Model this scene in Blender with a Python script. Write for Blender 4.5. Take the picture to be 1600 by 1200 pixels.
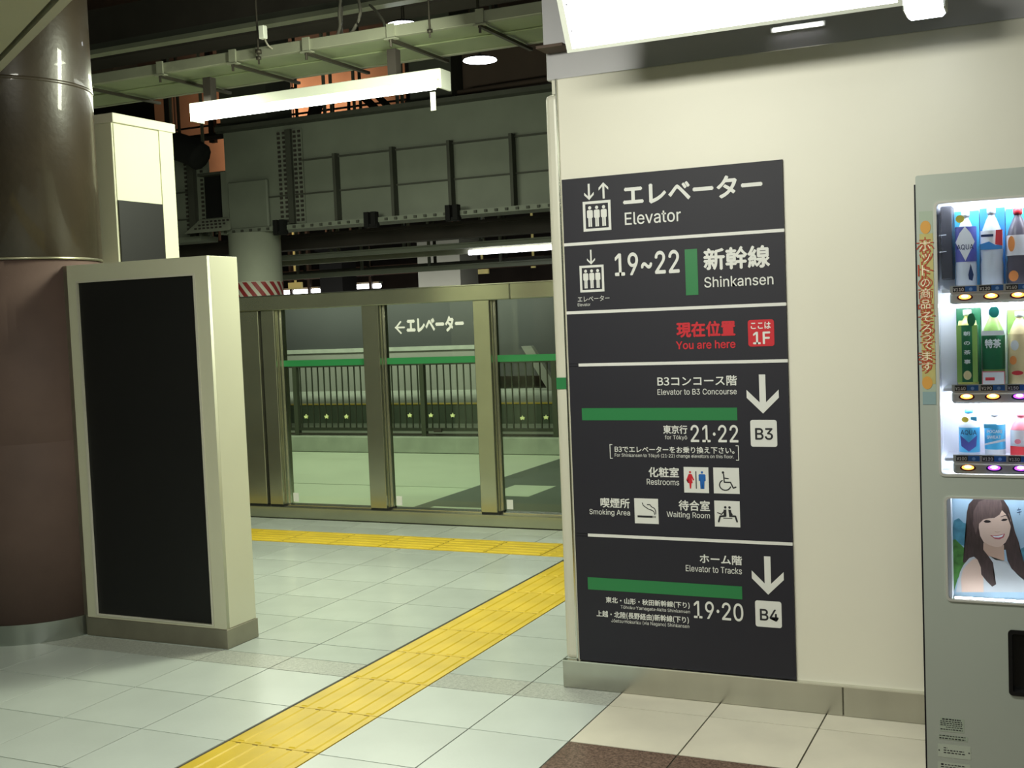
import bpy, bmesh, math, os, random
from mathutils import Vector, Matrix
random.seed(7)
scene = bpy.context.scene
COL = scene.collection
for o in list(bpy.data.objects):
    bpy.data.objects.remove(o)

# ------------------------------------------------------------------ camera
cam_d = bpy.data.cameras.new('camera')
cam = bpy.data.objects.new('camera', cam_d)
COL.objects.link(cam)
cam_d.sensor_width = 36.0
cam_d.lens = 41.3747
cam_d.clip_end = 200
_r, _u, _b = Vector((0.9062, 0.4209, -0.0405)), Vector((0.0124, 0.0693, 0.9975)), Vector((0.4226, -0.9045, 0.0576))
cam.matrix_world = Matrix(((_r.x, _u.x, _b.x, 0), (_r.y, _u.y, _b.y, 0), (_r.z, _u.z, _b.z, 1.515), (0, 0, 0, 1)))
scene.camera = cam

# ------------------------------------------------------------------ world, light, exposure
scene.view_settings.view_transform = 'Standard'
scene.view_settings.look = 'None'
scene.view_settings.gamma = 1.0
scene.view_settings.use_curve_mapping = False
scene.view_settings.exposure = 0.0
world = bpy.data.worlds.new('world')
scene.world = world
world.use_nodes = True
world.node_tree.nodes['Background'].inputs[0].default_value = (0.80, 0.90, 0.62, 1)
world.node_tree.nodes['Background'].inputs[1].default_value = 0.05


def area(name, loc, size, power, color, rot=(0, 0, 0), size_y=None, spread=180):
    d = bpy.data.lights.new(name, 'AREA')
    d.energy = power
    d.color = color
    d.shape = 'RECTANGLE'
    d.size = size
    d.size_y = size_y or size
    d.spread = math.radians(spread)
    o = bpy.data.objects.new(name, d)
    o.location = loc
    o.rotation_euler = rot
    COL.objects.link(o)
    return o


FLUO = (0.95, 1.0, 0.76)
WARM = (1.0, 0.99, 0.87)
RAD = math.radians
# ceiling lamps of the concourse, in front of and behind the camera
area('concourse_lamp', (-1.5, 2.4, 2.62), 1.2, 50, (1.0, 1.0, 0.88), rot=(RAD(32), 0, 0), size_y=0.25)
area('concourse_lamp', (-3.4, 1.6, 2.57), 1.2, 12, FLUO, size_y=0.25)
area('concourse_lamp', (0.3, -0.6, 2.9), 1.2, 44, WARM, size_y=0.25)
area('concourse_lamp', (-2.4, -1.2, 2.57), 1.2, 28, FLUO, size_y=0.25)
# lamps of the passage behind the sign wall, plus one added fill light
area('passage_lamp_and_fill', (-2.6, 5.6, 3.05), 1.2, 40, FLUO, size_y=0.25)
area('passage_lamp_and_fill', (-5.4, 6.0, 3.05), 1.2, 34, FLUO, size_y=0.25)
area('passage_lamp_and_fill', (-2.9, 5.4, 2.78), 0.9, 50, FLUO, rot=(0, RAD(68), 0), size_y=0.25)  # fill light added to brighten the cream cabinet, no fitting here
# lamps over the platform beyond the screen doors, plus added fill lights
area('platform_lamp_and_fill', (-5.5, 9.0, 3.6), 1.2, 75, FLUO, size_y=0.3)
area('platform_lamp_and_fill', (-8.0, 10.5, 3.6), 1.2, 60, FLUO, size_y=0.3)
area('platform_lamp_and_fill', (-7.5, 9.6, 3.2), 2.4, 38, FLUO, rot=(RAD(88), 0, 0), size_y=0.3)  # fill light added to brighten the girder face
area('platform_lamp_and_fill', (-8.5, 12.9, 2.7), 2.4, 12, FLUO, size_y=0.3)
area('platform_lamp_and_fill', (-10.5, 17.0, 2.1), 6.0, 90, WARM, rot=(RAD(42), 0, 0), size_y=0.3)  # fill light added to brighten the low far wall
area('work_lamp', (-14.2, 19.0, 5.2), 1.0, 90, (1.0, 0.66, 0.42), rot=(RAD(100), 0, 0), size_y=0.5)

# ------------------------------------------------------------------ materials
MATS = {}


def lin(c):
    if isinstance(c, str):
        c = c.lstrip('#')
        c = [int(c[i:i + 2], 16) / 255 for i in (0, 2, 4)]
        c = [v / 12.92 if v <= .04045 else ((v + .055) / 1.055) ** 2.4 for v in c]
    return (c[0], c[1], c[2], 1.0)


def mat(name, color, rough=0.5, metal=0.0, var=0.0, scale=6.0, bump=0.0, bscale=80.0, emit=0.0, ecol=None, rand=0.0, coat=0.0, stretch=None):
    m = bpy.data.materials.new(name)
    m.use_nodes = True
    nt = m.node_tree
    b = nt.nodes['Principled BSDF']
    col = lin(color)
    b.inputs['Base Color'].default_value = col
    b.inputs['Roughness'].default_value = rough
    b.inputs['Metallic'].default_value = metal
    b.inputs['Coat Weight'].default_value = coat
    last = None
    if var or bump:
        tc = nt.nodes.new('ShaderNodeTexCoord')
        vec = tc.outputs['Object']
        if stretch:
            mp = nt.nodes.new('ShaderNodeMapping')
            mp.inputs['Scale'].default_value = stretch
            nt.links.new(vec, mp.inputs['Vector'])
            vec = mp.outputs['Vector']
    if var:
        n = nt.nodes.new('ShaderNodeTexNoise')
        n.inputs['Scale'].default_value = scale
        n.inputs['Detail'].default_value = 5
        nt.links.new(vec, n.inputs['Vector'])
        r = nt.nodes.new('ShaderNodeValToRGB')
        r.color_ramp.elements[0].position = .3
        r.color_ramp.elements[1].position = .7
        r.color_ramp.elements[0].color = tuple(max(0, v * (1 - var)) for v in col[:3]) + (1,)
        r.color_ramp.elements[1].color = tuple(min(1, v * (1 + var)) for v in col[:3]) + (1,)
        nt.links.new(n.outputs['Fac'], r.inputs['Fac'])
        last = r.outputs['Color']
    if rand:
        oi = nt.nodes.new('ShaderNodeObjectInfo')
        mr = nt.nodes.new('ShaderNodeMapRange')
        mr.inputs['To Min'].default_value = 1 - rand
        mr.inputs['To Max'].default_value = 1 + rand
        nt.links.new(oi.outputs['Random'], mr.inputs['Value'])
        hs = nt.nodes.new('ShaderNodeHueSaturation')
        if last:
            nt.links.new(last, hs.inputs['Color'])
        else:
            hs.inputs['Color'].default_value = col
        nt.links.new(mr.outputs['Result'], hs.inputs['Value'])
        last = hs.outputs['Color']
    if last:
        nt.links.new(last, b.inputs['Base Color'])
    if bump:
        n2 = nt.nodes.new('ShaderNodeTexNoise')
        n2.inputs['Scale'].default_value = bscale
        nt.links.new(vec, n2.inputs['Vector'])
        bp = nt.nodes.new('ShaderNodeBump')
        bp.inputs['Strength'].default_value = bump
        bp.inputs['Distance'].default_value = 0.004
        nt.links.new(n2.outputs['Fac'], bp.inputs['Height'])
        nt.links.new(bp.outputs['Normal'], b.inputs['Normal'])
    if emit:
        b.inputs['Emission Color'].default_value = lin(ecol or color)
        b.inputs['Emission Strength'].default_value = emit
    MATS[name] = m
    return m


def glass_mat(name, tint, refl=0.08, rough=0.02):
    m = bpy.data.materials.new(name)
    m.use_nodes = True
    nt = m.node_tree
    nt.nodes.clear()
    out = nt.nodes.new('ShaderNodeOutputMaterial')
    tr = nt.nodes.new('ShaderNodeBsdfTransparent')
    tr.inputs[0].default_value = lin(tint)
    gl = nt.nodes.new('ShaderNodeBsdfGlossy')
    gl.inputs['Roughness'].default_value = rough
    fr = nt.nodes.new('ShaderNodeFresnel')
    fr.inputs['IOR'].default_value = 1.35
    mx = nt.nodes.new('ShaderNodeMixShader')
    nt.links.new(fr.outputs[0], mx.inputs[0])
    nt.links.new(tr.outputs[0], mx.inputs[1])
    nt.links.new(gl.outputs[0], mx.inputs[2])
    nt.links.new(mx.outputs[0], out.inputs['Surface'])
    MATS[name] = m
    return m


def granite(name, c1, c2, rough):
    m = mat(name, c1, rough)
    nt = m.node_tree
    b = nt.nodes['Principled BSDF']
    tc = nt.nodes.new('ShaderNodeTexCoord')
    v = nt.nodes.new('ShaderNodeTexVoronoi')
    v.inputs['Scale'].default_value = 130
    n = nt.nodes.new('ShaderNodeTexNoise')
    n.inputs['Scale'].default_value = 60
    n.inputs['Detail'].default_value = 6
    r = nt.nodes.new('ShaderNodeValToRGB')
    r.color_ramp.elements[0].position = .35
    r.color_ramp.elements[1].position = .65
    r.color_ramp.elements[0].color = lin(c1)
    r.color_ramp.elements[1].color = lin(c2)
    mx = nt.nodes.new('ShaderNodeMix')
    mx.inputs[0].default_value = .4
    nt.links.new(tc.outputs['Object'], v.inputs['Vector'])
    nt.links.new(tc.outputs['Object'], n.inputs['Vector'])
    nt.links.new(n.outputs['Fac'], mx.inputs[2])
    nt.links.new(v.outputs['Distance'], mx.inputs[3])
    nt.links.new(mx.outputs[0], r.inputs['Fac'])
    nt.links.new(r.outputs['Color'], b.inputs['Base Color'])
    return m


mat('tile_white', '#cbd4ce', .28, var=.05, scale=3, bump=.08, rand=.04)
mat('tile_grey', '#bfc8c2', .20, var=.06, scale=3, bump=.06, rand=.05)
mat('tile_beige', '#ddd8c6', .34, var=.07, scale=4, bump=.06, rand=.03)
mat('grout', '#4b473a', .9, var=.2, scale=20)
granite('granite_grey', '#adb2aa', '#c2c6be', .25)
granite('granite_brown', '#57463d', '#80695b', .25)
mat('tactile_yellow', '#dfc038', .42, var=.12, scale=4, bump=.05)
mat('tactile_gap_shade', '#6f5a1c', .7)
mat('wall_cream', '#e6e3d3', .42, var=.025, scale=1.5)
mat('trim_cream', '#d2d0c0', .35, var=.04, scale=3)
mat('paint_cream', '#d4d4bc', .40, var=.03, scale=2)
mat('steel', '#bcbbb2', .24, metal=1, var=.06, scale=9, bump=.03, bscale=200, stretch=(1, 1, .1))
mat('gate_steel', '#b6b7a0', .20, metal=.88, var=.05, scale=5)
mat('ring_steel', '#b4bab4', .27, metal=.95, var=.06, scale=4, stretch=(1, 1, .1))
mat('steel_dull', '#a5a091', .42, metal=.85, var=.10, scale=6)
mat('steel_bright', '#dcdcd4', .2, metal=1)
mat('board_black', '#121213', .55, var=.1, scale=2)
mat('sign_navy', '#1b1a26', .6, var=.06, scale=2)
mat('print_white', '#dfe0dc', .5)
mat('print_red', '#c8202e', .5)
mat('print_green', '#2a7c47', .45)
mat('print_dark', '#26262c', .5)
mat('print_blue', '#1f64b4', .5)
mat('sep_white', '#e2e2de', .4)
mat('col_brown', '#634f49', .7, var=.15, scale=3, bump=.10, bscale=60)
mat('col_sleeve', '#3c3328', .38, var=.18, scale=4, bump=.22, bscale=30, coat=.25)
mat('ring_metal', '#aaa68f', .3, metal=.8)
mat('vend_grey', '#b2bab1', .38, metal=.15, var=.03, scale=2, coat=.2)
mat('vend_dark', '#15151c', .35)
mat('vend_inner', '#e8ebf2', .4)
mat('vend_bar', '#c9c9c2', .3, metal=.25)
mat('black_plastic', '#141416', .25)
mat('grey_plastic', '#55555c', .4)
mat('girder_paint', '#80867a', .6, var=.12, scale=1.2, bump=.15, bscale=8)
mat('girder_dark', '#4a4c44', .7, var=.15, scale=2)
mat('column_paint', '#aab0a0', .55, var=.08, scale=2)
mat('pillar_grey', '#8c8d86', .7, var=.08, scale=1)
mat('concrete', '#9fa49a', .8, var=.12, scale=5, bump=.2, bscale=30)
mat('concrete_dark', '#535c50', .85, var=.15, scale=3)
mat('platform_floor', '#cdd4c4', .45, var=.05, scale=1.2)
mat('floor_dark_grey', '#5f6560', .55, var=.10, scale=2)
mat('fence_paint', '#3c3f36', .5, metal=.3)
mat('fence_post', '#4f5247', .5, metal=.3)
mat('star_cream', '#ffffc8', .4)
mat('dark_steel', '#3a3531', .75, var=.25, scale=1.5)
mat('black_void', '#0a0a0b', .9)
mat('brown_plaster', '#55473e', .85, var=.15, scale=1)
mat('orange_plaster', '#b08a70', .9, var=.25, scale=.8)
mat('tray_paint', '#909b7a', .45, metal=.2, var=.12, scale=3)
mat('tray_side', '#9b9e8c', .45, metal=.3, var=.1, scale=4)
mat('rod', '#4a463e', .5, metal=.6)
mat('cable_grey', '#9a968a', .6)
mat('cable_black', '#121214', .6)
mat('lamp_white', '#dfe3d8', .4)
mat('tube_glow', '#ffffff', .4, emit=12, ecol=(.97, 1.0, .90))
mat('disc_glow', '#ffffff', .4, emit=14, ecol=(.90, .95, 1.0))
mat('sign_glow', '#ffffff', .4, emit=9, ecol=(1.0, 1.0, .97))
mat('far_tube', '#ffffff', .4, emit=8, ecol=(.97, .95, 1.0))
mat('vend_tube', '#ffffff', .4, emit=30, ecol=(.88, .93, 1.0))
mat('poster_tube', '#ffffff', .4, emit=14, ecol=(.9, .95, 1.0))
mat('btn_orange', '#ff7a1c', .3, emit=5, ecol=(1.0, .30, .05))
mat('btn_core', '#ffd090', .3, emit=9, ecol=(1.0, .72, .35))
mat('btn_purple', '#8a3cff', .3, emit=4, ecol=(.38, .06, 1.0))
mat('btn_pcore', '#f4d8ff', .3, emit=9, ecol=(.92, .70, 1.0))
mat('btn_well', '#4a1d12', .3)
mat('btn_pwell', '#3a1250', .3)
mat('red_paint', '#8c2a2c', .5)
mat('white_paint', '#cfcfc0', .5)
mat('sign_yellow', '#c9bf7a', .5, emit=.25)
mat('rubber', '#151512', .7)
mat('film_dark', '#3d3e40', .6, var=.08, scale=1)
mat('lintel_grey', '#bcbbbe', .35, metal=.2)
glass_mat('gate_glass', (.86, .94, .84))
glass_mat('vend_glass', (.97, .98, 1.0))

for n, c in dict(d_clear='#d4dee8', d_blue='#3f8fd8', d_cyan='#4fb4e0', d_violet='#5a5fae', d_white='#eef2f6', d_red='#d83a44', d_cola='#5e5a66', d_orange='#ee9a55', d_green='#1f6b46',
                d_lgreen='#8fb860', d_tea='#b9bd62', d_pink='#e88a9a', d_beige='#e3d2a2', d_yellow='#ead24a', d_navy='#1d3564', d_teal='#1f8f86', cold_pale='#7fb4ee').items():
    if n not in MATS:
        mat(n, c, .35, coat=.15)

# ------------------------------------------------------------------ builders
ORG = {}


def org(p):
    return ORG.get(p.name, Vector((0, 0, 0))) if p else Vector((0, 0, 0))


def attach(o, world_loc, parent):
    o.location = world_loc
    COL.objects.link(o)
    ORG[o.name] = Vector(world_loc)
    if parent:
        o.parent = parent
        o.matrix_parent_inverse = Matrix.Translation(-org(parent))
    return o


def tag(o, label=None, cat=None, group=None, kind=None):
    if label: o['label'] = label
    if cat: o['category'] = cat
    if group: o['group'] = group
    if kind: o['kind'] = kind
    return o


def thing(name, loc, label, cat, group=None, kind=None):
    o = bpy.data.objects.new(name, None)
    o.empty_display_size = .05
    attach(o, loc, None)
    return tag(o, label, cat, group, kind)


def add_mesh(name, me, material, parent=None, smooth=False):
    mats = material if isinstance(material, (list, tuple)) else [material]
    me.materials.clear()
    for m in mats:
        me.materials.append(MATS[m])
    vs = [v.co for v in me.vertices]
    c = Vector([(min(v[i] for v in vs) + max(v[i] for v in vs)) / 2 for i in range(3)])
    me.transform(Matrix.Translation(-c))
    if smooth:
        for p in me.polygons:
            p.use_smooth = True
    return attach(bpy.data.objects.new(name, me), c, parent)


def from_bm(name, bm, material, parent=None, smooth=False):
    me = bpy.data.meshes.new(name)
    bmesh.ops.recalc_face_normals(bm, faces=bm.faces[:])
    bm.to_mesh(me)
    bm.free()
    return add_mesh(name, me, material, parent, smooth)


def bm_box(bm, x0, x1, y0, y1, z0, z1, bevel=0.0, mi=0, seg=1):
    geo = bmesh.ops.create_cube(bm, size=1.0)
    vs = geo['verts']
    for v in vs:
        v.co = Vector(((x0 + x1) / 2 + v.co.x * (x1 - x0), (y0 + y1) / 2 + v.co.y * (y1 - y0), (z0 + z1) / 2 + v.co.z * (z1 - z0)))
    fs = {f for v in vs for f in v.link_faces}
    for f in fs:
        f.material_index = mi
    if bevel:
        es = list({e for v in vs for e in v.link_edges})
        bmesh.ops.bevel(bm, geom=es, offset=bevel, segments=seg, affect='EDGES', profile=.5)
    return vs


def box(name, x0, x1, y0, y1, z0, z1, m, parent=None, bevel=0.0, seg=1):
    bm = bmesh.new()
    bm_box(bm, x0, x1, y0, y1, z0, z1, bevel, 0, seg)
    return from_bm(name, bm, m, parent)


def boxes(name, lst, m, parent=None, bevel=0.0):
    bm = bmesh.new()
    for b in lst:
        bm_box(bm, *b, bevel=bevel)
    return from_bm(name, bm, m, parent)


def bm_lathe(bm, cx, cy, prof, seg=24, mi=0, a0=0.0, a1=2 * math.pi, caps=True):
    full = abs(a1 - a0 - 2 * math.pi) < 1e-6
    n = seg if full else seg + 1
    rings = []
    for r, z in prof:
        rings.append([bm.verts.new((cx + r * math.cos(a0 + (a1 - a0) * i / seg), cy + r * math.sin(a0 + (a1 - a0) * i / seg), z)) for i in range(n)])
    for a, b in zip(rings, rings[1:]):
        for i in range(seg):
            j = (i + 1) % n
            f = bm.faces.new((a[i], a[j], b[j], b[i]))
            f.material_index = mi
    if full and caps:
        for ring, r in ((rings[0], prof[0][0]), (rings[-1], prof[-1][0])):
            if r > 1e-5:
                bm.faces.new(ring).material_index = mi


def lathe(name, cx, cy, prof, m, parent=None, seg=24, smooth=True, **k):
    bm = bmesh.new()
    bm_lathe(bm, cx, cy, prof, seg, **k)
    bmesh.ops.remove_doubles(bm, verts=bm.verts[:], dist=1e-6)
    o = from_bm(name, bm, m, parent)
    me = o.data
    if smooth:
        for p in me.polygons:
            p.use_smooth = len(p.vertices) == 4 and abs(p.normal.z) < .9
    return o


def bm_tube(bm, pts, r, seg=8, caps=True):
    pts = [Vector(p) for p in pts]
    rings = []
    for i, p in enumerate(pts):
        t = (pts[min(i + 1, len(pts) - 1)] - pts[max(i - 1, 0)]).normalized()
        up = Vector((0, 0, 1)) if abs(t.z) < .9 else Vector((1, 0, 0))
        s = t.cross(up).normalized()
        u = s.cross(t)
        rings.append([bm.verts.new(p + r * (math.cos(2 * math.pi * k / seg) * s + math.sin(2 * math.pi * k / seg) * u)) for k in range(seg)])
    for a, b in zip(rings, rings[1:]):
        for k in range(seg):
            bm.faces.new((a[k], a[(k + 1) % seg], b[(k + 1) % seg], b[k]))
    if caps:
        bm.faces.new(rings[0])
        bm.faces.new(rings[-1])


def tube(name, pts, r, m, parent=None, seg=8):
    bm = bmesh.new()
    bm_tube(bm, pts, r, seg)
    return from_bm(name, bm, m, parent, smooth=seg > 6)


def spline(pts, n=6):
    pts = [Vector(p) for p in pts]
    out = []
    for i in range(len(pts) - 1):
        p0, p1, p2, p3 = pts[max(i - 1, 0)], pts[i], pts[i + 1], pts[min(i + 2, len(pts) - 1)]
        for k in range(n):
            t = k / n
            out.append(.5 * ((2 * p1) + (p2 - p0) * t + (2 * p0 - 5 * p1 + 4 * p2 - p3) * t * t + (3 * p1 - p0 - 3 * p2 + p3) * t ** 3))
    out.append(pts[-1])
    return out


def flat(name, polys, y, m, parent=None, thick=0.0):
    """polygons drawn in X-Z, facing -Y"""
    bm = bmesh.new()
    for i, p in enumerate(polys):
        bm.faces.new([bm.verts.new((q[0], y - .00004 * (i % 8), q[1])) for q in p])
    bmesh.ops.triangulate(bm, faces=bm.faces[:])
    for f in bm.faces:
        f.normal_update()
        if f.normal.y > 0:
            f.normal_flip()
    if thick:
        bmesh.ops.solidify(bm, geom=bm.faces[:], thickness=-thick)
    me = bpy.data.meshes.new(name)
    bm.to_mesh(me)
    bm.free()
    return add_mesh(name, me, m, parent)


def disc(cx, cz, rx, rz=None, n=16, a0=0.0, a1=360.0):
    rz = rz or rx
    return [(cx + rx * math.cos(math.radians(a0 + (a1 - a0) * i / n)), cz + rz * math.sin(math.radians(a0 + (a1 - a0) * i / n))) for i in range(n if a1 - a0 == 360 else n + 1)]


def rect(x0, x1, z0, z1):
    return [(x0, z0), (x1, z0), (x1, z1), (x0, z1)]


def rrect(x0, x1, z0, z1, r, n=5):
    out = []
    for cx, cz, a in ((x1 - r, z1 - r, 0), (x0 + r, z1 - r, 90), (x0 + r, z0 + r, 180), (x1 - r, z0 + r, 270)):
        for i in range(n + 1):
            t = math.radians(a + 90 * i / n)
            out.append((cx + r * math.cos(t), cz + r * math.sin(t)))
    return out


def stroke(pts, w):
    out = []
    for (x0, z0), (x1, z1) in zip(pts, pts[1:]):
        L = math.hypot(x1 - x0, z1 - z0) or 1
        nx, nz = -(z1 - z0) / L * w / 2, (x1 - x0) / L * w / 2
        out.append([(x0 + nx, z0 + nz), (x1 + nx, z1 + nz), (x1 - nx, z1 - nz), (x0 - nx, z0 - nz)])
    for p in pts:
        out.append(disc(p[0], p[1], w / 2, n=10))
    return out


def plate(name, outer, holes, y0, y1, m, parent=None):
    """a plate in X-Z with holes, from y0 (front) to y1 (back)"""
    cu = bpy.data.curves.new(name, 'CURVE')
    cu.dimensions = '2D'
    cu.fill_mode = 'BOTH'
    cu.extrude = (y1 - y0) / 2
    for pts in [outer] + list(holes):
        s = cu.splines.new('POLY')
        s.points.add(len(pts) - 1)
        for p, q in zip(s.points, pts):
            p.co = (q[0], q[1], 0, 1)
        s.use_cyclic_u = True
    tmp = bpy.data.objects.new('tmp', cu)
    me = bpy.data.meshes.new_from_object(tmp)
    bpy.data.objects.remove(tmp)
    bpy.data.curves.remove(cu)
    me.transform(Matrix(((1, 0, 0, 0), (0, 0, -1, (y0 + y1) / 2), (0, 1, 0, 0), (0, 0, 0, 1))))
    me.name = name
    return add_mesh(name, me, m, parent)


def builtin_font(name):
    try:    # one of the fonts that ship inside Blender itself; the default font otherwise
        return bpy.data.fonts.load(os.path.join(bpy.utils.system_resource('DATAFILES'), 'fonts', name))
    except Exception:
        return None


FONT_LATIN = builtin_font('Inter.woff2')
FONT_JAPAN = builtin_font('Noto Sans CJK Regular.woff2')


GLYPHS = {}


def glyph_mesh(s, vertical):
    """outline fill of a line of lettering: vertices and faces, worked out once per text"""
    if (s, vertical) not in GLYPHS:
        cu = bpy.data.curves.new('lettering', 'FONT')
        cu.size = 1
        cu.resolution_u = 3
        ft = FONT_JAPAN if any(ord(c) > 0x2000 for c in s) else FONT_LATIN
        if ft:
            cu.font = ft
        if vertical:
            cu.align_x = 'CENTER'
            cu.space_line = .72
        cu.body = '\n'.join(s) if vertical else s
        tmp = bpy.data.objects.new('tmp', cu)
        me = bpy.data.meshes.new_from_object(tmp)
        bpy.data.objects.remove(tmp)
        bpy.data.curves.remove(cu)
        GLYPHS[(s, vertical)] = ([(v.co.x, v.co.y) for v in me.vertices], [tuple(p.vertices) for p in me.polygons])
        bpy.data.meshes.remove(me)
    return GLYPHS[(s, vertical)]


def text(name, s, bx, y, m, parent=None, bold=0.0, vertical=False):
    """lettering fitted to bx = (X0, X1, Z0, Z1) on the plane y; bold thickens by shifted layers"""
    base, pol = glyph_mesh(s, vertical)
    xs = [v[0] for v in base]
    ys = [v[1] for v in base]
    ax, ay = min(xs), min(ys)
    sx, sz = (bx[1] - bx[0]) / (max(xs) - ax), (bx[3] - bx[2]) / max(max(ys) - ay, 1e-3)
    vs, fs = [], []
    for k, (dx, dz) in enumerate(((-1, 0), (1, 0), (0, -1), (0, 1)) if bold else ((0, 0),)):
        n0 = len(vs)
        vs += [(bx[0] + (v[0] - ax + dx * bold) * sx, y - .00004 * k, bx[2] + (v[1] - ay + dz * bold) * sz) for v in base]
        fs += [tuple(q + n0 for q in p) for p in pol]
    me = bpy.data.meshes.new(name)
    me.from_pydata(vs, [], fs)
    return add_mesh(name, me, m, parent)


def clone(src, loc, parent=None, name=None):
    o = bpy.data.objects.new(name or src.name.split('.')[0], src.data)
    return attach(o, loc, parent)


# ================================================================== THE SETTING
# floor: grout bed, with every tile a piece of its own
floor = box('floor', -10, 3, -2, 7.56, -.12, -.004, 'grout')
tag(floor, 'pale square floor tiles of the station passage', 'floor', kind='structure')


def tile_mesh(w, d, name):
    bm = bmesh.new()
    e, c = .0028, .0003
    lo = [bm.verts.new((sx * (w / 2 - e), sy * (d / 2 - e), -.0055)) for sx, sy in ((-1, -1), (1, -1), (1, 1), (-1, 1))]
    md = [bm.verts.new((sx * (w / 2 - e), sy * (d / 2 - e), -c)) for sx, sy in ((-1, -1), (1, -1), (1, 1), (-1, 1))]
    hi = [bm.verts.new((sx * (w / 2 - e - c), sy * (d / 2 - e - c), 0)) for sx, sy in ((-1, -1), (1, -1), (1, 1), (-1, 1))]
    for a, b in ((lo, md), (md, hi)):
        for i in range(4):
            bm.faces.new((a[i], a[(i + 1) % 4], b[(i + 1) % 4], b[i]))
    bm.faces.new(hi)
    me = bpy.data.meshes.new(name)
    bmesh.ops.recalc_face_normals(bm, faces=bm.faces[:])
    bm.to_mesh(me)
    bm.free()
    return me


TM = {}


def tile(x0, x1, y0, y1, m):
    if x1 - x0 < .02 or y1 - y0 < .02:
        return
    key = (round(x1 - x0, 3), round(y1 - y0, 3), m)
    if key not in TM:
        TM[key] = tile_mesh(key[0], key[1], 'tile')
        TM[key].materials.append(MATS[m])
    o = bpy.data.objects.new('tile', TM[key])
    attach(o, ((x0 + x1) / 2, (y0 + y1) / 2, random.uniform(-.0004, .0)), floor)


TX0, TX1 = -2.783, -2.393          # tactile guide path running away from the camera
TB0, TB1 = 6.71, 7.10              # tactile guide path along the screen doors
ROWS = [2.58, 2.98, 3.38, 3.78, 4.18, 4.36, 4.58, 4.98, 5.38, 5.78, 6.18, 6.58, TB0, TB1, 7.33, 7.54]
for j, (y0, y1) in enumerate(zip(ROWS, ROWS[1:])):
    if abs(y0 - TB0) < .01:
        continue
    for i in range(18):
        x0, x1 = -7.2 + .4 * i, -6.8 + .4 * i
        if y0 >= 4.3 and x0 > -1.9:
            continue
        if y0 > 5 and x0 < -6.9:
            continue
        if y0 < 3.3 and x0 < -5.4:
            continue
        if x1 <= -3.5 and x0 < -3.7 and y0 > 4.33 and y1 < 4.6 and x0 > -4.5:
            pass
        # leave room for the tactile strip
        if x0 < TX0 < x1 < TX1:
            x1 = TX0
        if TX0 < x0 < TX1 < x1 or abs(x0 + 2.4) < .01:
            x0 = TX1
        if x0 >= TX0 - .02 and x1 <= TX1 + .02:
            continue
        if abs(y0 - 4.18) < .01 and x0 < -1.65:
            m = 'granite_grey'
        elif x0 > -1.65 and y1 < 3.8:
            m = 'granite_brown'
        elif x0 > -1.65:
            m = 'tile_beige'
        elif y0 > 4.3:
            m = 'tile_grey'
        else:
            m = 'tile_white'
        tile(x0, x1, y0, y1, m)

# tactile paths
tp = thing('tactile_path', ((TX0 + TX1) / 2, 4.5, 0), 'yellow ribbed tactile paving strip running from the foreground past the sign wall', 'tactile paving')


def tactile_meshes(along_x):
    w, L = .39, .398
    bm = bmesh.new()
    bm_box(bm, -w / 2 + .001, w / 2 - .001, -L / 2 + .001, L / 2 - .001, -.005, .002)
    for k in range(5):
        x = -.15 + .075 * k
        z0, z1 = .002, .0055
        yb, yt = L / 2 - .010, L / 2 - .015
        lo = [bm.verts.new(p) for p in ((x - .017, -yb, z0), (x + .017, -yb, z0), (x + .017, yb, z0), (x - .017, yb, z0))]
        hi = [bm.verts.new(p) for p in ((x - .011, -yt, z1), (x + .011, -yt, z1), (x + .011, yt, z1), (x - .011, yt, z1))]
        for i in range(4):
            bm.faces.new((lo[i], lo[(i + 1) % 4], hi[(i + 1) % 4], hi[i]))
        bm.faces.new(hi)
    # shade in the gaps between the bar ends, painted as dark patches
    for k in range(5):
        x = -.15 + .075 * k
        f = bm.faces.new([bm.verts.new(p) for p in ((x - .012, L / 2 - .010, .0022), (x + .012, L / 2 - .010, .0022), (x + .012, L / 2 - .001, .0022), (x - .012, L / 2 - .001, .0022))])
        f.material_index = 1
    if along_x:
        bmesh.ops.rotate(bm, verts=bm.verts[:], matrix=Matrix.Rotation(math.pi / 2, 3, 'Z'))
    bmesh.ops.recalc_face_normals(bm, faces=bm.faces[:])
    me = bpy.data.meshes.new('tactile_tile')
    bm.to_mesh(me)
    bm.free()
    me.materials.append(MATS['tactile_yellow'])
    me.materials.append(MATS['tactile_gap_shade'])
    return me


tmA, tmB = tactile_meshes(False), tactile_meshes(True)
for k in range(11):
    y = 2.38 + .4 * k
    if y < 6.7:
        attach(bpy.data.objects.new('tactile_tile', tmA), ((TX0 + TX1) / 2, y, 0), tp)
tp2 = thing('tactile_path', (-4.4, (TB0 + TB1) / 2, 0), 'yellow tactile paving strip running along in front of the screen doors', 'tactile paving')
for k in range(12):
    x = -3.19 - .4 * k
    attach(bpy.data.objects.new('tactile_tile', tmB), (x, (TB0 + TB1) / 2, 0), tp2)
bm = bmesh.new()
bm_box(bm, -.195, .195, -.199, .199, -.005, .002)
for i in range(5):
    for j in range(5):
        bm_lathe(bm, -.15 + .075 * i, -.15 + .075 * j, [(.016, .002), (.010, .0065), (0.0001, .0066)], 8)
wd = from_bm('warning_tile', bm, 'tactile_yellow', tp2)
wd.location = (-2.79, (TB0 + TB1) / 2, .0007)
ORG[wd.name] = Vector(wd.location)
wd2 = clone(wd, (-2.39, (TB0 + TB1) / 2, .0007), tp2)

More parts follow.
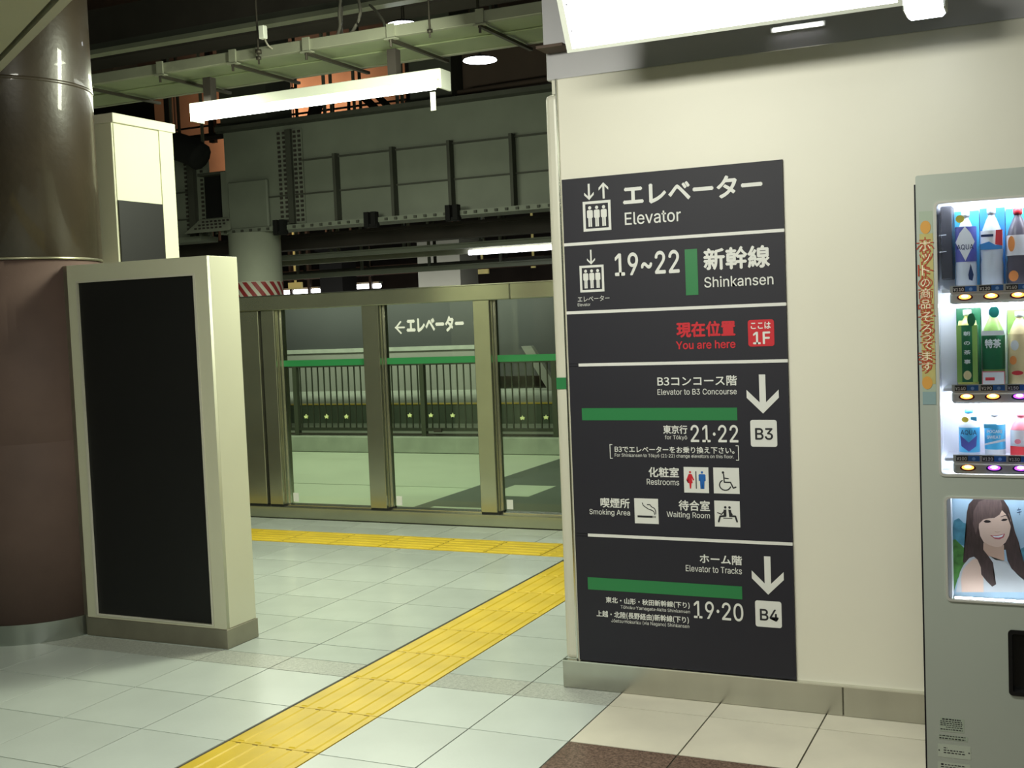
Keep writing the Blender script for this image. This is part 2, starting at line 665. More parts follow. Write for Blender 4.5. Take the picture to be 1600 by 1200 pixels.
# sign wall on the right
wr = box('wall_right', -1.787, 3.0, 4.355, 4.60, 0, 2.44, 'wall_cream', bevel=.004)
tag(wr, 'cream painted wall carrying the direction sign', 'wall', kind='structure')
tr = box('trim_1', -1.846, -1.787, 4.362, 4.56, .11, 2.385, 'trim_cream', bevel=.02, seg=3)
tag(tr, 'cream rounded corner post at the left end of the sign wall', 'trim', kind='structure')
box('corner_strip', -1.793, -1.786, 4.349, 4.357, .11, 2.44, 'steel_bright', tr)
box('corner_cap', -1.815, -1.787, 4.37, 4.56, 2.385, 2.44, 'trim_cream', tr)
box('green_mark', -1.840, -1.797, 4.3595, 4.366, 1.2141, 1.2605, 'print_green', tr)
bb = box('baseboard_right', -1.85, -.74, 4.335, 4.36, 0, .112, 'steel', bevel=.003)
tag(bb, 'stainless steel skirting along the foot of the sign wall', 'baseboard', kind='structure')
box('skirting_length', -.738, 3.0, 4.335, 4.36, 0, .112, 'steel', bb, bevel=.003)
box('skirting_lip', -1.85, 3.0, 4.331, 4.357, .110, .115, 'steel_bright', bb)
fa = box('trim_2', -1.84, 3.0, 4.38, 4.7, 2.442, 2.56, 'lintel_grey', bevel=.004)
tag(fa, 'dark grey lintel beam above the sign wall', 'lintel', kind='structure')
box('lintel_cap', -1.84, 3.0, 4.36, 4.72, 2.56, 3.1, 'lintel_grey', fa)

box('lintel_ledge', -1.83, -1.72, 4.26, 4.37, 2.545, 2.556, 'brown_plaster', fa)
# flat ceiling panel at the upper left, slanting edge with trim
E1, E2 = Vector((-1.38, 2.02)), Vector((-4.24, 3.757))
dv = (E2 - E1).normalized()
pv = Vector((dv.y * -1, dv.x))
if pv.dot(Vector((-.5, -.85))) < 0:
    pv = -pv


def slab(name, a, b, off0, off1, z0, z1, m, parent=None):
    bm = bmesh.new()
    q = [a + pv * off0, b + pv * off0, b + pv * off1, a + pv * off1]
    lo = [bm.verts.new((p.x, p.y, z0)) for p in q]
    hi = [bm.verts.new((p.x, p.y, z1)) for p in q]
    for i in range(4):
        bm.faces.new((lo[i], lo[(i + 1) % 4], hi[(i + 1) % 4], hi[i]))
    bm.faces.new(lo)
    bm.faces.new(hi)
    return from_bm(name, bm, m, parent)


ceil = slab('ceiling', E1, E2, .05, 1.6, 2.605, 2.66, 'paint_cream')
tag(ceil, 'pale flat ceiling panel with a slanting edge', 'ceiling', kind='structure')
slab('edge_trim', E1, E2, 0, .036, 2.594, 2.67, 'trim_cream', ceil)
slab('shadow_gap', E1, E2, .036, .05, 2.62, 2.66, 'rubber', ceil)

# ================================================================== SURROUNDINGS BEYOND THE SCREEN DOORS
pf = box('platform_floor', -16, -4.78, 7.72, 9.262, -.12, 0, 'platform_floor')
tag(pf, 'pale green platform floor behind the screen doors', 'floor', kind='structure')
box('floor_slab', -16, -4.78, 9.286, 11.6, -.12, 0, 'platform_floor', pf)
box('floor_joint', -16, -4.78, 9.262, 9.286, -.12, -.006, 'grout', pf)
box('dark_floor', -4.78, 3, 7.72, 11.6, -.12, 0, 'floor_dark_grey', pf)  # darker grey zone of the floor on the right
flat_patch = box('floor_reflection', -4.45, -4.05, 8.9, 9.5, -.01, .002, 'platform_floor', pf)  # pale patches imitate soft reflections on the dark floor
box('floor_reflection', -4.62, -4.1, 8.05, 8.3, -.01, .002, 'platform_floor', pf)
gl = box('track_ground', -30, 6, 11.9, 15.0, -.12, 0, 'concrete')
tag(gl, 'grey ground strip beyond the fence', 'ground', kind='structure')
fp = box('far_platform', -30, 6, 15.0, 26, -.12, .278, 'concrete_dark')
tag(fp, 'low far platform beyond the fence', 'platform', kind='structure')
box('platform_top', -30, 6, 15.25, 26, .27, .282, 'concrete', fp)
box('edge_line', -30, 6, 15.0, 15.25, .27, .284, 'tactile_yellow', fp)
fw = box('wall_far', -30, -8.9, 18.0, 18.3, .28, .98, 'pillar_grey')
tag(fw, 'low grey wall on the far platform', 'wall', kind='structure')
box('coping', -30, -9.0, 17.97, 18.33, .98, 1.05, 'concrete', fw)
box('dark_cladding', -30, 3, 18.05, 18.25, 1.05, 1.95, 'film_dark', fw)
box('dark_cladding', -8.9, 3, 18.05, 18.25, .50, 1.05, 'film_dark', fw)
bd = box('wall_back', -40, 10, 27, 27.3, -.1, 9, 'dark_steel')
tag(bd, 'dark far wall of the underground station', 'wall', kind='structure')
cv = box('ceiling_1', -40, 10, 7.7, 27, 7.2, 7.5, 'dark_steel')
tag(cv, 'dark ceiling high over the tracks', 'ceiling', kind='structure')
lw = box('wall_left', -40, -39.7, 7.7, 27, -.1, 7.2, 'dark_steel')
tag(lw, 'dark side wall of the station', 'wall', kind='structure')
# diagonal brace seen in the right-hand pane
bm = bmesh.new()
a, b = Vector((-7.8963, 17.5, 1.0148)), Vector((-7.6193, 17.5, 0.5711))
b = a + (b - a) * ((a.z - .285) / (a.z - b.z))
for w in (0,):
    q = [a + Vector((-.09, 0, 0)), a + Vector((.09, 0, 0)), b + Vector((.09, 0, 0)), b + Vector((-.09, 0, 0))]
    lo = [bm.verts.new(p) for p in q]
    hi = [bm.verts.new(p + Vector((0, .12, 0))) for p in q]
    for i in range(4):
        bm.faces.new((lo[i], lo[(i + 1) % 4], hi[(i + 1) % 4], hi[i]))
    bm.faces.new(lo)
    bm.faces.new(hi)
tag(from_bm('diagonal_brace', bm, 'pillar_grey'), 'pale diagonal brace seen through the right-hand glass pane', 'brace')

# curb and fence
cb = box('curb', -16, 1, 11.6, 11.9, 0, .187, 'concrete', bevel=.01)
tag(cb, 'grey concrete curb under the railing behind the glass', 'curb', kind='structure')
fence = thing('railing_fence', (-7, 11.72, .187), 'dark metal railing with upright bars and small stars behind the glass', 'fence')
for px in (-10.08, -8.344, -6.598, -4.964, -3.2):
    box('post', px - .028, px + .028, 11.69, 11.75, .187, 1.03, 'fence_post', fence)
box('rail', -11, -2.4, 11.70, 11.74, .245, .280, 'fence_paint', fence)
box('rail', -11, -2.4, 11.695, 11.745, 1.00, 1.045, 'fence_paint', fence)
box('rail', -11, -2.4, 11.70, 11.73, .195, .215, 'dark_steel', fence)
b0 = box('bar', -11.0065, -10.9935, 11.7135, 11.7265, .262, 1.02, 'fence_paint', fence)
k = 1
while -11 + .085 * k < -2.4:
    clone(b0, (-11 + .085 * k, 11.72, b0.location.z), fence)
    k += 1
st = None
for (x, z) in [(-8.2036, 0.4129), (-7.9113, 0.4127), (-7.633, 0.4125), (-6.7738, 0.4266), (-6.4976, 0.4263), (-6.218, 0.4259), (-5.3552, 0.3967), (-5.0723, 0.4036)]:
    pts = [((.030 if i % 2 == 0 else .013) * math.sin(math.pi * i / 5) , (.030 if i % 2 == 0 else .013) * math.cos(math.pi * i / 5)) for i in range(10)]
    if st is None:
        bm = bmesh.new()
        fr = [bm.verts.new((x + p[0], 11.690, z + p[1])) for p in pts]
        bk = [bm.verts.new((x + p[0], 11.705, z + p[1])) for p in pts]
        bm.faces.new(fr)
        bm.faces.new(bk)
        for i in range(10):
            bm.faces.new((fr[i], fr[(i + 1) % 10], bk[(i + 1) % 10], bk[i]))
        bmesh.ops.triangulate(bm, faces=[f for f in bm.faces if len(f.verts) > 4])
        st = from_bm('star', bm, 'star_cream', fence)
        off = st.location - Vector((x, 11.6975, z))
    else:
        clone(st, Vector((x, 11.6975, z)) + off, fence)
box('lock_box', -6.4606, -6.3616, 11.675, 11.70, .235, .275, 'dark_steel', fence)

# ================================================================== PLATFORM SCREEN DOORS
gate = thing('screen_door_wall', (-4.4, 7.64, 0), 'stainless steel platform screen wall with glass panes and green stripe', 'screen door')
box('sill', -7.4, -2.1, 7.56, 7.72, 0, .088, 'gate_steel', gate, bevel=.004)
box('sill_track', -7.4, -2.1, 7.60, 7.70, .086, .100, 'steel_bright', gate)
hd = box('header', -7.4, -3.52, 7.55, 7.70, 1.636, 1.748, 'gate_steel', gate, bevel=.006)
box('header', -3.517, -2.1, 7.55, 7.70, 1.636, 1.748, 'gate_steel', gate, bevel=.006)
box('header_lip', -7.4, -2.1, 7.548, 7.56, 1.746, 1.753, 'steel_bright', gate)
for x0, x1 in ((-4.757, -4.615), (-3.820, -3.690)):
    p = box('post', x0, x1, 7.56, 7.66, .105, 1.636, 'gate_steel', gate, bevel=.003)
    box('foot', x0 + .002, x1 + .012, 7.565, 7.69, .088, .107, 'rubber', p)
    box('side_channel', x1 - .002, x1 + .006, 7.60, 7.69, .105, 1.636, 'gate_steel', p)
for x0, x1 in ((-7.4, -6.42), (-6.40, -5.718), (-5.688, -5.565)):
    p = box('door_panel', x0, x1, 7.565, 7.68, .105, 1.636, 'gate_steel', gate, bevel=.003)
    box('foot', x0 + .002, x1, 7.57, 7.69, .088, .107, 'rubber', p)
box('dark_gap', -5.718, -5.688, 7.60, 7.68, .105, 1.636, 'rubber', gate)
box('side_channel', -5.563, -5.552, 7.60, 7.70, .105, 1.636, 'gate_steel', gate)
panes = []
for x0, x1 in ((-5.552, -4.757), (-4.609, -3.820), (-3.684, -2.1)):
    pn = box('pane', x0, x1, 7.640, 7.648, .098, 1.640, 'gate_glass', gate)
    box('stripe', x0 + .002, x1 - .002, 7.6365, 7.6395, 1.190, 1.238, 'print_green', pn)
    box('sticker', x0 + .035, x0 + .085, 7.637, 7.6395, .12, .19, 'print_white', pn)
    box('edge_strip', x0, x0 + .010, 7.634, 7.652, .098, 1.636, 'steel_bright', pn)
    panes.append(pn)
text('lettering', 'エレベーター', (-4.4117, -3.9389, 1.4264, 1.5293), 7.635, 'print_white', panes[1], bold=.02)
ax0, az = (-4.5109, 1.4636)
flat('arrow_mark', stroke([(ax0, az), (ax0 + .075, az)], .013) + stroke([(ax0 + .045, az + .042), (ax0 + .004, az), (ax0 + .045, az - .042)], .013), 7.635, 'print_white', panes[1])

# ================================================================== LEFT: COLUMN, NOTICE BOARD, BOX BEHIND
CX, CY = -4.885, 4.47
colm = thing('round_column', (CX, CY, 0), 'thick brown round column with steel foot ring at the left edge', 'column')
lathe('foot_ring', CX, CY, [(.424, 0), (.424, .1)], 'ring_steel', colm, 64, caps=False)
lathe('ring_top', CX, CY, [(.411, .1), (.424, .1)], 'ring_steel', colm, 64, smooth=False, caps=False)
lathe('lower_shaft', CX, CY, [(.412, .10), (.412, .98), (.4105, .983), (.4105, .987), (.412, .99), (.412, 1.90)], 'col_brown', colm, 64)
lathe('upper_sleeve', CX, CY, [(.412, 1.885), (.420, 1.89), (.420, 4.6)], 'col_sleeve', colm, 64)
lathe('edge_ring', CX, CY, [(.4205, 1.886), (.4225, 1.886), (.4225, 1.897), (.4205, 1.898)], 'ring_metal', colm, 64)
lathe('joint_ring', CX, CY, [(.4205, 2.752), (.4225, 2.753), (.4225, 2.768), (.4205, 2.77)], 'col_sleeve', colm, 64)

nb = thing('notice_board', (-4.01, 4.48, 0), 'free-standing cream board with blank black panel beside the brown column', 'notice board')
bx0, bx1, by0, by1 = -4.448, -3.578, 4.375, 4.598
ix0, ix1, iz0, iz1 = -4.393, -3.652, .102, 1.772
box('plinth', bx0 - .006, bx1 + .006, by0 - .006, by1 + .006, 0, .094, 'steel_dull', nb, bevel=.003)
plate('front_frame', rect(bx0, bx1, .094, 1.852), [rect(ix0, ix1, .110, iz1)], by0, by0 + .02, 'paint_cream', nb)
box('casing', bx0, bx1, by0 + .02, by1, .094, 1.852, 'paint_cream', nb, bevel=.002)
box('black_panel', ix0, ix1, by0 + .010, by0 + .019, .100, iz1, 'board_black', nb)
plate('inner_bead', rect(ix0, ix1, .104, iz1), [rect(ix0 + .008, ix1 - .012, .112, iz1 - .008)], by0 - .003, by0 + .012, 'trim_cream', nb)
box('edge_post', bx0 - .035, bx0 - .002, by0 + .01, by0 + .06, .0, 1.852, 'steel_dull', nb)

bb2 = thing('lit_cabinet', (-4.9, 5.1, 0), 'tall brightly lit cream cabinet with dark screen behind the brown column', 'cabinet')
box('body', -5.25, -4.603, 4.905, 5.375, 0, 2.64, 'paint_cream', bb2, bevel=.003)
box('side_panel', -4.603, -4.598, 4.915, 5.26, .05, 2.635, 'paint_cream', bb2)
box('corner_post', -4.604, -4.596, 5.268, 5.38, 0, 2.64, 'paint_cream', bb2)
box('top_cap', -5.27, -4.585, 4.90, 5.395, 2.64, 2.69, 'trim_cream', bb2, bevel=.003)
box('screen', -4.600, -4.592, 4.915, 5.262, 1.2, 2.225, 'board_black', bb2)

# ================================================================== DIRECTION SIGN
SY = 4.345
sign = thing('direction_sign', (-1.34, SY, .12), 'tall dark elevator direction sign in white Japanese and English lettering on the cream wall', 'sign')
sx0, sx1 = -1.778, -.909
zs = [2.0441, 1.7879, 1.5184, 1.3102, 0.6291, .117]
for i in range(5):
    box('panel', sx0, sx1, SY, 4.3555, zs[i + 1] + (.0045 if i < 4 else 0), zs[i] - (.0045 if i else 0), 'sign_navy', sign)
for i in range(1, 5):
    xl = sx0 if i < 3 else (-1.735 if i == 3 else -1.722)
    box('separator', xl, sx1, SY - .001, 4.3555, zs[i] - .006, zs[i] + .006, 'sep_white', sign)
    if xl > sx0:
        box('separator_gap', sx0, xl, SY, 4.3555, zs[i] - .006, zs[i] + .006, 'sign_navy', sign)
TY = SY - .0012


def T(s, b, m='print_white', bold=.0, name='lettering'):
    return text(name, s, b, TY, m, sign, bold)


def elevator_icon(x0, x1, z0, z1):
    w = x1 - x0
    f = plate('pictogram', rect(x0, x1, z0, z1), [rect(x0 + .09 * w, x1 - .09 * w, z0 + .09 * w, z1 - .09 * w)], TY, SY + .001, 'print_white', sign)
    for k in (-1, 0, 1):
        cx = (x0 + x1) / 2 + k * .25 * w
        zb, h = z0 + .15 * w, z1 - z0 - .32 * w
        polys = [disc(cx, zb + h * .93, h * .085, n=14),
                 rrect(cx - w * .105, cx + w * .105, zb + h * .42, zb + h * .82, w * .045),
                 rect(cx - w * .065, cx - w * .006, zb, zb + h * .5), rect(cx + w * .006, cx + w * .065, zb, zb + h * .5)]
        flat('figure', polys, TY, 'print_white', f)


def arrow(cx, z_tip, z_end, half, w, up=False, name='arrow'):
    s = 1 if up else -1
    d = half * .98
    base = z_tip - s * w * .72
    polys = [rect(cx - w / 2, cx + w / 2, min(z_end, base), max(z_end, base))]
    polys.append([(cx, z_tip), (cx + half, z_tip - s * d), (cx + half, z_tip - s * (d + w * 1.25)), (cx, z_tip - s * w * 1.25)])
    polys.append([(cx, z_tip), (cx - half, z_tip - s * d), (cx - half, z_tip - s * (d + w * 1.25)), (cx, z_tip - s * w * 1.25)])
    return flat(name, polys, TY, 'print_white', sign)


# header row
T('エレベーター', (-1.5214, -0.9867, 1.9235, 2.0013), bold=.012)
T('Elevator', (-1.5196, -1.2964, 1.8482, 1.8953), bold=.006)
elevator_icon(*(-1.6924, -1.5766, 1.8342, 1.9505))
a1, a2 = (-1.6643, 1.9557), (-1.6625, 2.019)
arrow(a1[0], a1[1], a2[1], .020, .0085)
a1, a2 = (-1.6036, 2.0196), (-1.6067, 1.9568)
arrow(a1[0], a1[1], a2[1], .020, .0085, up=True)
# second row
elevator_icon(*(-1.7158, -1.6144, 1.5968, 1.7016))
a1, a2 = (-1.6658, 1.7045), (-1.665, 1.7619)
arrow(a1[0], a1[1], a2[1], .017, .0065)
T('エレベーター', (-1.7279, -1.5944, 1.5598, 1.5813))
T('Elevator', (-1.7287, -1.675, 1.5427, 1.5543))
T('19~22', (-1.5665, -1.3093, 1.656, 1.7393), bold=.014)
gb = (-1.2856, -1.2372, 1.5668, 1.7403)
flat('green_bar', [rect(*gb)], TY, 'print_green', sign)
T('新幹線', (-1.2115, -0.9654, 1.6584, 1.7375), bold=.011)
T('Shinkansen', (-1.2129, -0.9533, 1.5924, 1.6319), bold=.006)
# red row
T('現在位置', (-1.3264, -1.1017, 1.4089, 1.4644), 'print_red', .013)
T('You are here', (-1.3307, -1.102, 1.3627, 1.392), 'print_red', .016)
rb = (-1.0524, -0.9553, 1.3658, 1.4646)
rp = flat('floor_badge', [rrect(*rb, .010)], TY, 'print_red', sign)
text('lettering', 'ここは', (-1.0407, -0.9679, 1.431, 1.4552), TY - .0006, 'print_white', rp, .010)
text('lettering', '1F', (-1.0333, -0.9712, 1.3752, 1.4189), TY - .0006, 'print_white', rp, .015)
# concourse block
T('B3コンコース階', (-1.4101, -1.1005, 1.2221, 1.2594), bold=.006)
T('Elevator to B3 Concourse', (-1.4115, -1.1017, 1.1885, 1.2105), bold=.004)
a1, a2 = (-1.0047, 1.1158), (-1.0036, 1.2613)
AH = 0.06
arrow(a1[0], a1[1], a2[1], AH, AH * .40)
flat('green_bar', [rect(*(-1.7281, -1.1024, 1.0902, 1.1382))], TY, 'print_green', sign)
T('東京行', (-1.3934, -1.2984, 1.0386, 1.0708), bold=.008)
T('for Tōkyō', (-1.3881, -1.2995, 1.0127, 1.0325))
T('21·22', (-1.2844, -1.1016, 1.0076, 1.0717), bold=.008)
b3 = (-1.0542, -0.955, 0.9913, 1.0919)
bp = flat('floor_badge', [rrect(*b3, .009)], TY, 'print_white', sign)
text('lettering', 'B3', (-1.0357, -0.9712, 1.0183, 1.0602), TY - .0006, 'print_dark', bp, .015)
for xx, s in ((-1.6146, 1), (-1.1019, -1)):
    zt, zb = 0.9941, 0.9395
    flat('bracket', stroke([(xx + s * .009, zt), (xx, zt), (xx, zb), (xx + s * .009, zb)], .0028), TY, 'print_white', sign)
T('B3でエレベーターをお乗り換え下さい。', (-1.595, -1.1175, 0.9637, 0.9885), bold=.006)
T('For Shinkansen to Tōkyō (21·22) change elevators on this floor.', (-1.5959, -1.12, 0.9426, 0.96))
T('化粧室', (-1.4582, -1.337, 0.869, 0.9071), bold=.008)
T('Restrooms', (-1.4674, -1.337, 0.8383, 0.8614), bold=.004)
T('喫煙所', (-1.6623, -1.5416, 0.743, 0.7807), bold=.008)
T('Smoking Area', (-1.7115, -1.541, 0.7083, 0.7352), bold=.004)
T('待合室', (-1.3412, -1.2192, 0.7422, 0.7813), bold=.008)
T('Waiting Room', (-1.3907, -1.2199, 0.7085, 0.7358), bold=.004)


def pic(b):
    x0, x1, z0, z1 = b
    o = flat('pictogram', [rect(x0, x1, z0, z1)], TY, 'print_white', sign)

    def f(u, v):
        return (x0 + (x1 - x0) * u, z1 - (z1 - z0) * v)
    return o, f, (x1 - x0)


def part2(o, name, polys, m):
    flat(name, polys, TY - .0006, m, o)


o, f, w = pic((-1.3175, -1.2199, 0.8113, 0.9105))
part2(o, 'woman_figure', [disc(*f(.26, .20), .045 * w), [f(.20, .27), f(.32, .27), f(.42, .50), f(.37, .53), f(.32, .42), f(.36, .63), f(.16, .63), f(.20, .42), f(.15, .53), f(.10, .50)],
                          [f(.21, .6), f(.31, .6), f(.285, .84), f(.235, .84)]], 'print_red')
part2(o, 'divider', [rect(f(.475, 0)[0], f(.515, 0)[0], f(0, .84)[1], f(0, .16)[1])], 'print_dark')
part2(o, 'man_figure', [disc(*f(.74, .20), .048 * w), [f(.60, .30), f(.64, .27), f(.84, .27), f(.88, .30), f(.88, .53), f(.83, .53), f(.82, .37), f(.82, .84), f(.755, .84), f(.74, .56), f(.725, .84), f(.66, .84), f(.66, .37), f(.65, .53), f(.60, .53)]], 'print_blue')
o, f, w = pic((-1.2012, -1.1018, 0.8113, 0.9104))
part2(o, 'wheelchair_figure', [disc(*f(.38, .19), .05 * w)] + stroke([f(.40, .26), f(.42, .56), f(.66, .56), f(.76, .78), f(.86, .74)], .05 * w) + stroke([f(.41, .40), f(.58, .42)], .04 * w)
      + stroke([f(.45 + .22 * math.cos(math.radians(t)), .67 + .20 * math.sin(math.radians(t))) for t in range(20, 250, 20)], .045 * w), 'print_dark')
o, f, w = pic((-1.5218, -1.4242, 0.6845, 0.7834))
part2(o, 'cigarette', [rect(f(.12, 0)[0], f(.76, 0)[0], f(0, .76)[1], f(0, .68)[1]), rect(f(.79, 0)[0], f(.82, 0)[0], f(0, .76)[1], f(0, .68)[1]), rect(f(.85, 0)[0], f(.88, 0)[0], f(0, .76)[1], f(0, .68)[1])], 'print_dark')
part2(o, 'smoke', stroke([f(.34, .18), f(.38, .28), f(.50, .36), f(.60, .42), f(.74, .46), f(.82, .52), f(.84, .62)], .035 * w) + stroke([f(.55, .24), f(.66, .24), f(.72, .32), f(.84, .38), f(.89, .48), f(.89, .6)], .035 * w), 'print_dark')
o, f, w = pic((-1.2011, -1.1031, 0.6838, 0.7838))
part2(o, 'seated_figure', [disc(*f(.43, .25), .05 * w), [f(.36, .34), f(.47, .33), f(.47, .60), f(.36, .62)]] + stroke([f(.42, .58), f(.22, .60), f(.16, .80)], .07 * w) + stroke([f(.38, .40), f(.28, .52), f(.12, .46)], .04 * w), 'print_dark')
part2(o, 'seated_figure', [disc(*f(.60, .25), .05 * w), [f(.55, .33), f(.65, .34), f(.70, .60), f(.58, .62)]] + stroke([f(.62, .58), f(.82, .58), f(.88, .78)], .07 * w) + stroke([f(.62, .40), f(.70, .52)], .04 * w), 'print_dark')
part2(o, 'bench', [rect(f(.34, 0)[0], f(.70, 0)[0], f(0, .68)[1], f(0, .65)[1])], 'print_dark')
# track block
T('ホーム階', (-1.2642, -1.1013, 0.5398, 0.575), bold=.008)
T('Elevator to Tracks', (-1.3213, -1.1025, 0.505, 0.5292), bold=.004)
a1, a2 = (-1.0048, 0.4334), (-1.0037, 0.5786)
arrow(a1[0], a1[1], a2[1], AH, AH * .40)
flat('green_bar', [rect(*(-1.7298, -1.1038, 0.4089, 0.4584))], TY, 'print_green', sign)
T('東北・山形・秋田新幹線(下り)', (-1.655, -1.3114, 0.3573, 0.3835), bold=.008)
T('Tōhoku·Yamagata·Akita Shinkansen', (-1.5938, -1.3103, 0.3366, 0.3532))
T('上越・北陸(長野経由)新幹線(下り)', (-1.6967, -1.3165, 0.2982, 0.3264), bold=.008)
T('Jōetsu·Hokuriku (via Nagano) Shinkansen', (-1.635, -1.3155, 0.2784, 0.2963))
T('19·20', (-1.2941, -1.1023, 0.3242, 0.3913), bold=.008)
b4 = (-1.0556, -0.9565, 0.309, 0.4091)
bp = flat('floor_badge', [rrect(*b4, .009)], TY, 'print_white', sign)
text('lettering', 'B4', (-1.0372, -0.9697, 0.3348, 0.3769), TY - .0006, 'print_dark', bp, .015)

# ================================================================== OVERHEAD SIGN AND LAMPS NEAR THE WALL
ls = thing('light_box_sign', (-1.0, 3.86, 2.43), 'glowing white light box sign hanging in front of the wall top', 'light box')


def tilted(name, x0, x1, d0, d1, s0, s1, m, parent, bevel=0.0):
    """d along the sign normal (towards the camera is negative), s up its slope"""
    bm = bmesh.new()
    bm_box(bm, x0, x1, d0, d1, s0, s1, bevel)
    bmesh.ops.rotate(bm, verts=bm.verts[:], cent=(0, 0, 0), matrix=Matrix.Rotation(math.radians(26), 3, 'X'))
    bmesh.ops.translate(bm, verts=bm.verts[:], vec=(0, 3.90, 2.428))
    return from_bm(name, bm, m, parent)


tilted('casing', -1.556, -.43, .012, .13, 0, .46, 'lamp_white', ls, .003)
tilted('diffuser', -1.535, -.445, .002, .016, .012, .45, 'sign_glow', ls)
tilted('frame', -1.556, -1.535, .0, .016, 0, .46, 'lamp_white', ls)
tilted('frame', -.445, -.43, .0, .016, 0, .46, 'lamp_white', ls)
tilted('frame', -1.535, -.445, .0, .016, 0, .012, 'lamp_white', ls)
for s in (.07, .16, .21):
    tilted('screw', -1.527, -1.521, -.001, .003, s, s + .006, 'grey_plastic', ls)
tube('hanger', [(-1.3, 3.83, 2.8), (-1.3, 3.83, 3.3)], .01, 'rod', ls)
tube('hanger', [(-.7, 3.83, 2.8), (-.7, 3.83, 3.3)], .01, 'rod', ls)

fl_ = thing('flood_lamp', (-0.3809, 4, 2.4202), 'small bright lamp right of the hanging light box', 'lamp')
fx0, fx1 = -0.4349, -0.32
fz = 2.4183
box('housing', fx0 - .006, fx1 + .006, 3.985, 4.10, fz + .006, fz + .10, 'lamp_white', fl_, bevel=.01)
box('lens', fx0, fx1, 3.975, 4.09, fz, fz + .085, 'disc_glow', fl_, bevel=.01)
sl = thing('strip_reflection', (-0.8468, 4.36, 2.5159), 'thin glowing strip imitating a reflection on the dark lintel', 'lamp')
box('strip', -0.9344, -0.7563, 4.364, 4.38, 2.5091, 2.5204, 'far_tube', sl)  # emissive bar imitating light reflected in the lintel face
box('reflection_rim', -0.9437, -0.7473, 4.368, 4.382, 2.5068, 2.5249, 'lamp_white', sl)

# fluorescent batten over the passage
BZ = 2.9157
bt = thing('fluorescent_batten', (-4.3, 6.35, BZ), 'white fluorescent batten with glowing tube under the cable tray', 'ceiling light')
qx0, qx1 = -5.1948, -3.3147
box('housing', qx0, qx1, 6.26, 6.40, BZ + .022, BZ + .085, 'lamp_white', bt, bevel=.003)
for e0, e1 in ((qx1 - .014, qx1 + .002), (qx0 - .002, qx0 + .014)):
    box('end_block', e0, e1, 6.265, 6.395, BZ - .032, BZ + .085, 'lamp_white', bt, bevel=.003)
tube('fluorescent_tube', [(qx0 + .03, 6.30, BZ - .006), (qx1 - .06, 6.30, BZ - .006)], .024, 'tube_glow', bt, 16)
tube('tube_cap', [(qx1 - .06, 6.30, BZ - .006), (qx1 - .01, 6.30, BZ - .006)], .018, 'lamp_white', bt, 12)
tube('tube_cap', [(qx0 + .01, 6.30, BZ - .006), (qx0 + .03, 6.30, BZ - .006)], .018, 'lamp_white', bt, 12)
box('pull_tag', qx1 - .125, qx1 - .09, 6.36, 6.364, BZ - .14, BZ - .03, 'white_paint', bt)
for hx in (qx0 + .12, qx1 - .35):
    box('mounting_bracket', hx - .03, hx + .03, 6.30, 6.36, BZ + .085, 3.165, 'dark_steel', bt)

# round pendant lamps
for (px, py, Yv, lab) in (((-4.3086), 3.6483, 7.6, 'round white downlight partly hidden behind the cable tray'),
                          ((-4.3801), 3.6556, 9.0, 'round white downlight below the cable tray')):
    r = .122 if Yv < 8 else .142
    d = thing('downlight', (px, Yv, py), lab, 'ceiling light', 'round downlights over the tracks')
    lathe('lens', px, Yv, [(r * .7, py), (r, py + .006), (r * .97, py + .014)], 'disc_glow', d, 32)
    lathe('housing', px, Yv, [(r * .97, py + .016), (r * .6, py + .04), (r * .2, py + .05)], 'black_void', d, 24)
    tube('stem', [(px, Yv, py + .05), (px, Yv, 7.2 if Yv > 7.7 else 5.0)], .012, 'rod', d, 6)

# ================================================================== CABLE TRAY AND ITS BITS
tray = thing('cable_tray', (-4.5, 6.5, 3.2), 'long pale green cable tray hung across the passage with clips', 'cable tray')
box('tray_bottom', -8.0, -1.9, 6.19, 6.80, 3.200, 3.206, 'tray_paint', tray)
box('near_side', -8.0, -1.9, 6.15, 6.19, 3.195, 3.262, 'tray_side', tray, bevel=.003)
box('far_side', -8.0, -1.9, 6.78, 6.82, 3.195, 3.262, 'tray_side', tray, bevel=.003)
box('rib', -8.0, -1.9, 6.44, 6.50, 3.190, 3.2, 'tray_paint', tray, bevel=.003)
for cx in (-6.66, -5.96, -5.32, -4.73, -4.17, -3.57, -2.98, -2.4):
    c = boxes('clip', [(cx - .025, cx + .025, 6.135, 6.149, 3.19, 3.27), (cx - .04, cx + .04, 6.13, 6.17, 3.178, 3.186)], 'tray_side', tray)
    box('cross_rod', cx - .012, cx + .012, 6.14, 6.86, 3.166, 3.184, 'rod', c)
    tube('bolt', [(cx, 6.14, 3.135), (cx, 6.14, 3.175)], .008, 'rod', c, 6)
for hx in (-4.52, -3.30):
    h = tube('hanger_rod', [(hx, 6.13, 3.15), (hx, 6.13, 5.2)], .006, 'rod', tray, 6)
    lathe('nut', hx, 6.13, [(.018, 3.178), (.018, 3.196)], 'rod', h, 6)
lathe('nut', -4.52, 6.13, [(.022, 3.215), (.022, 3.24)], 'rod', tray, 6)
jb = box('junction_box', -4.4762, -4.4353, 6.08, 6.12, 3.2914, 3.3728, 'lamp_white', bevel=.004)
tag(jb, 'small white junction box on the hanger rod above the tray', 'junction box')


def loose(name, pts, r, m, label):
    o = tube(name, spline(pts, 6), r, m, seg=8)
    tag(o, label, 'cable')


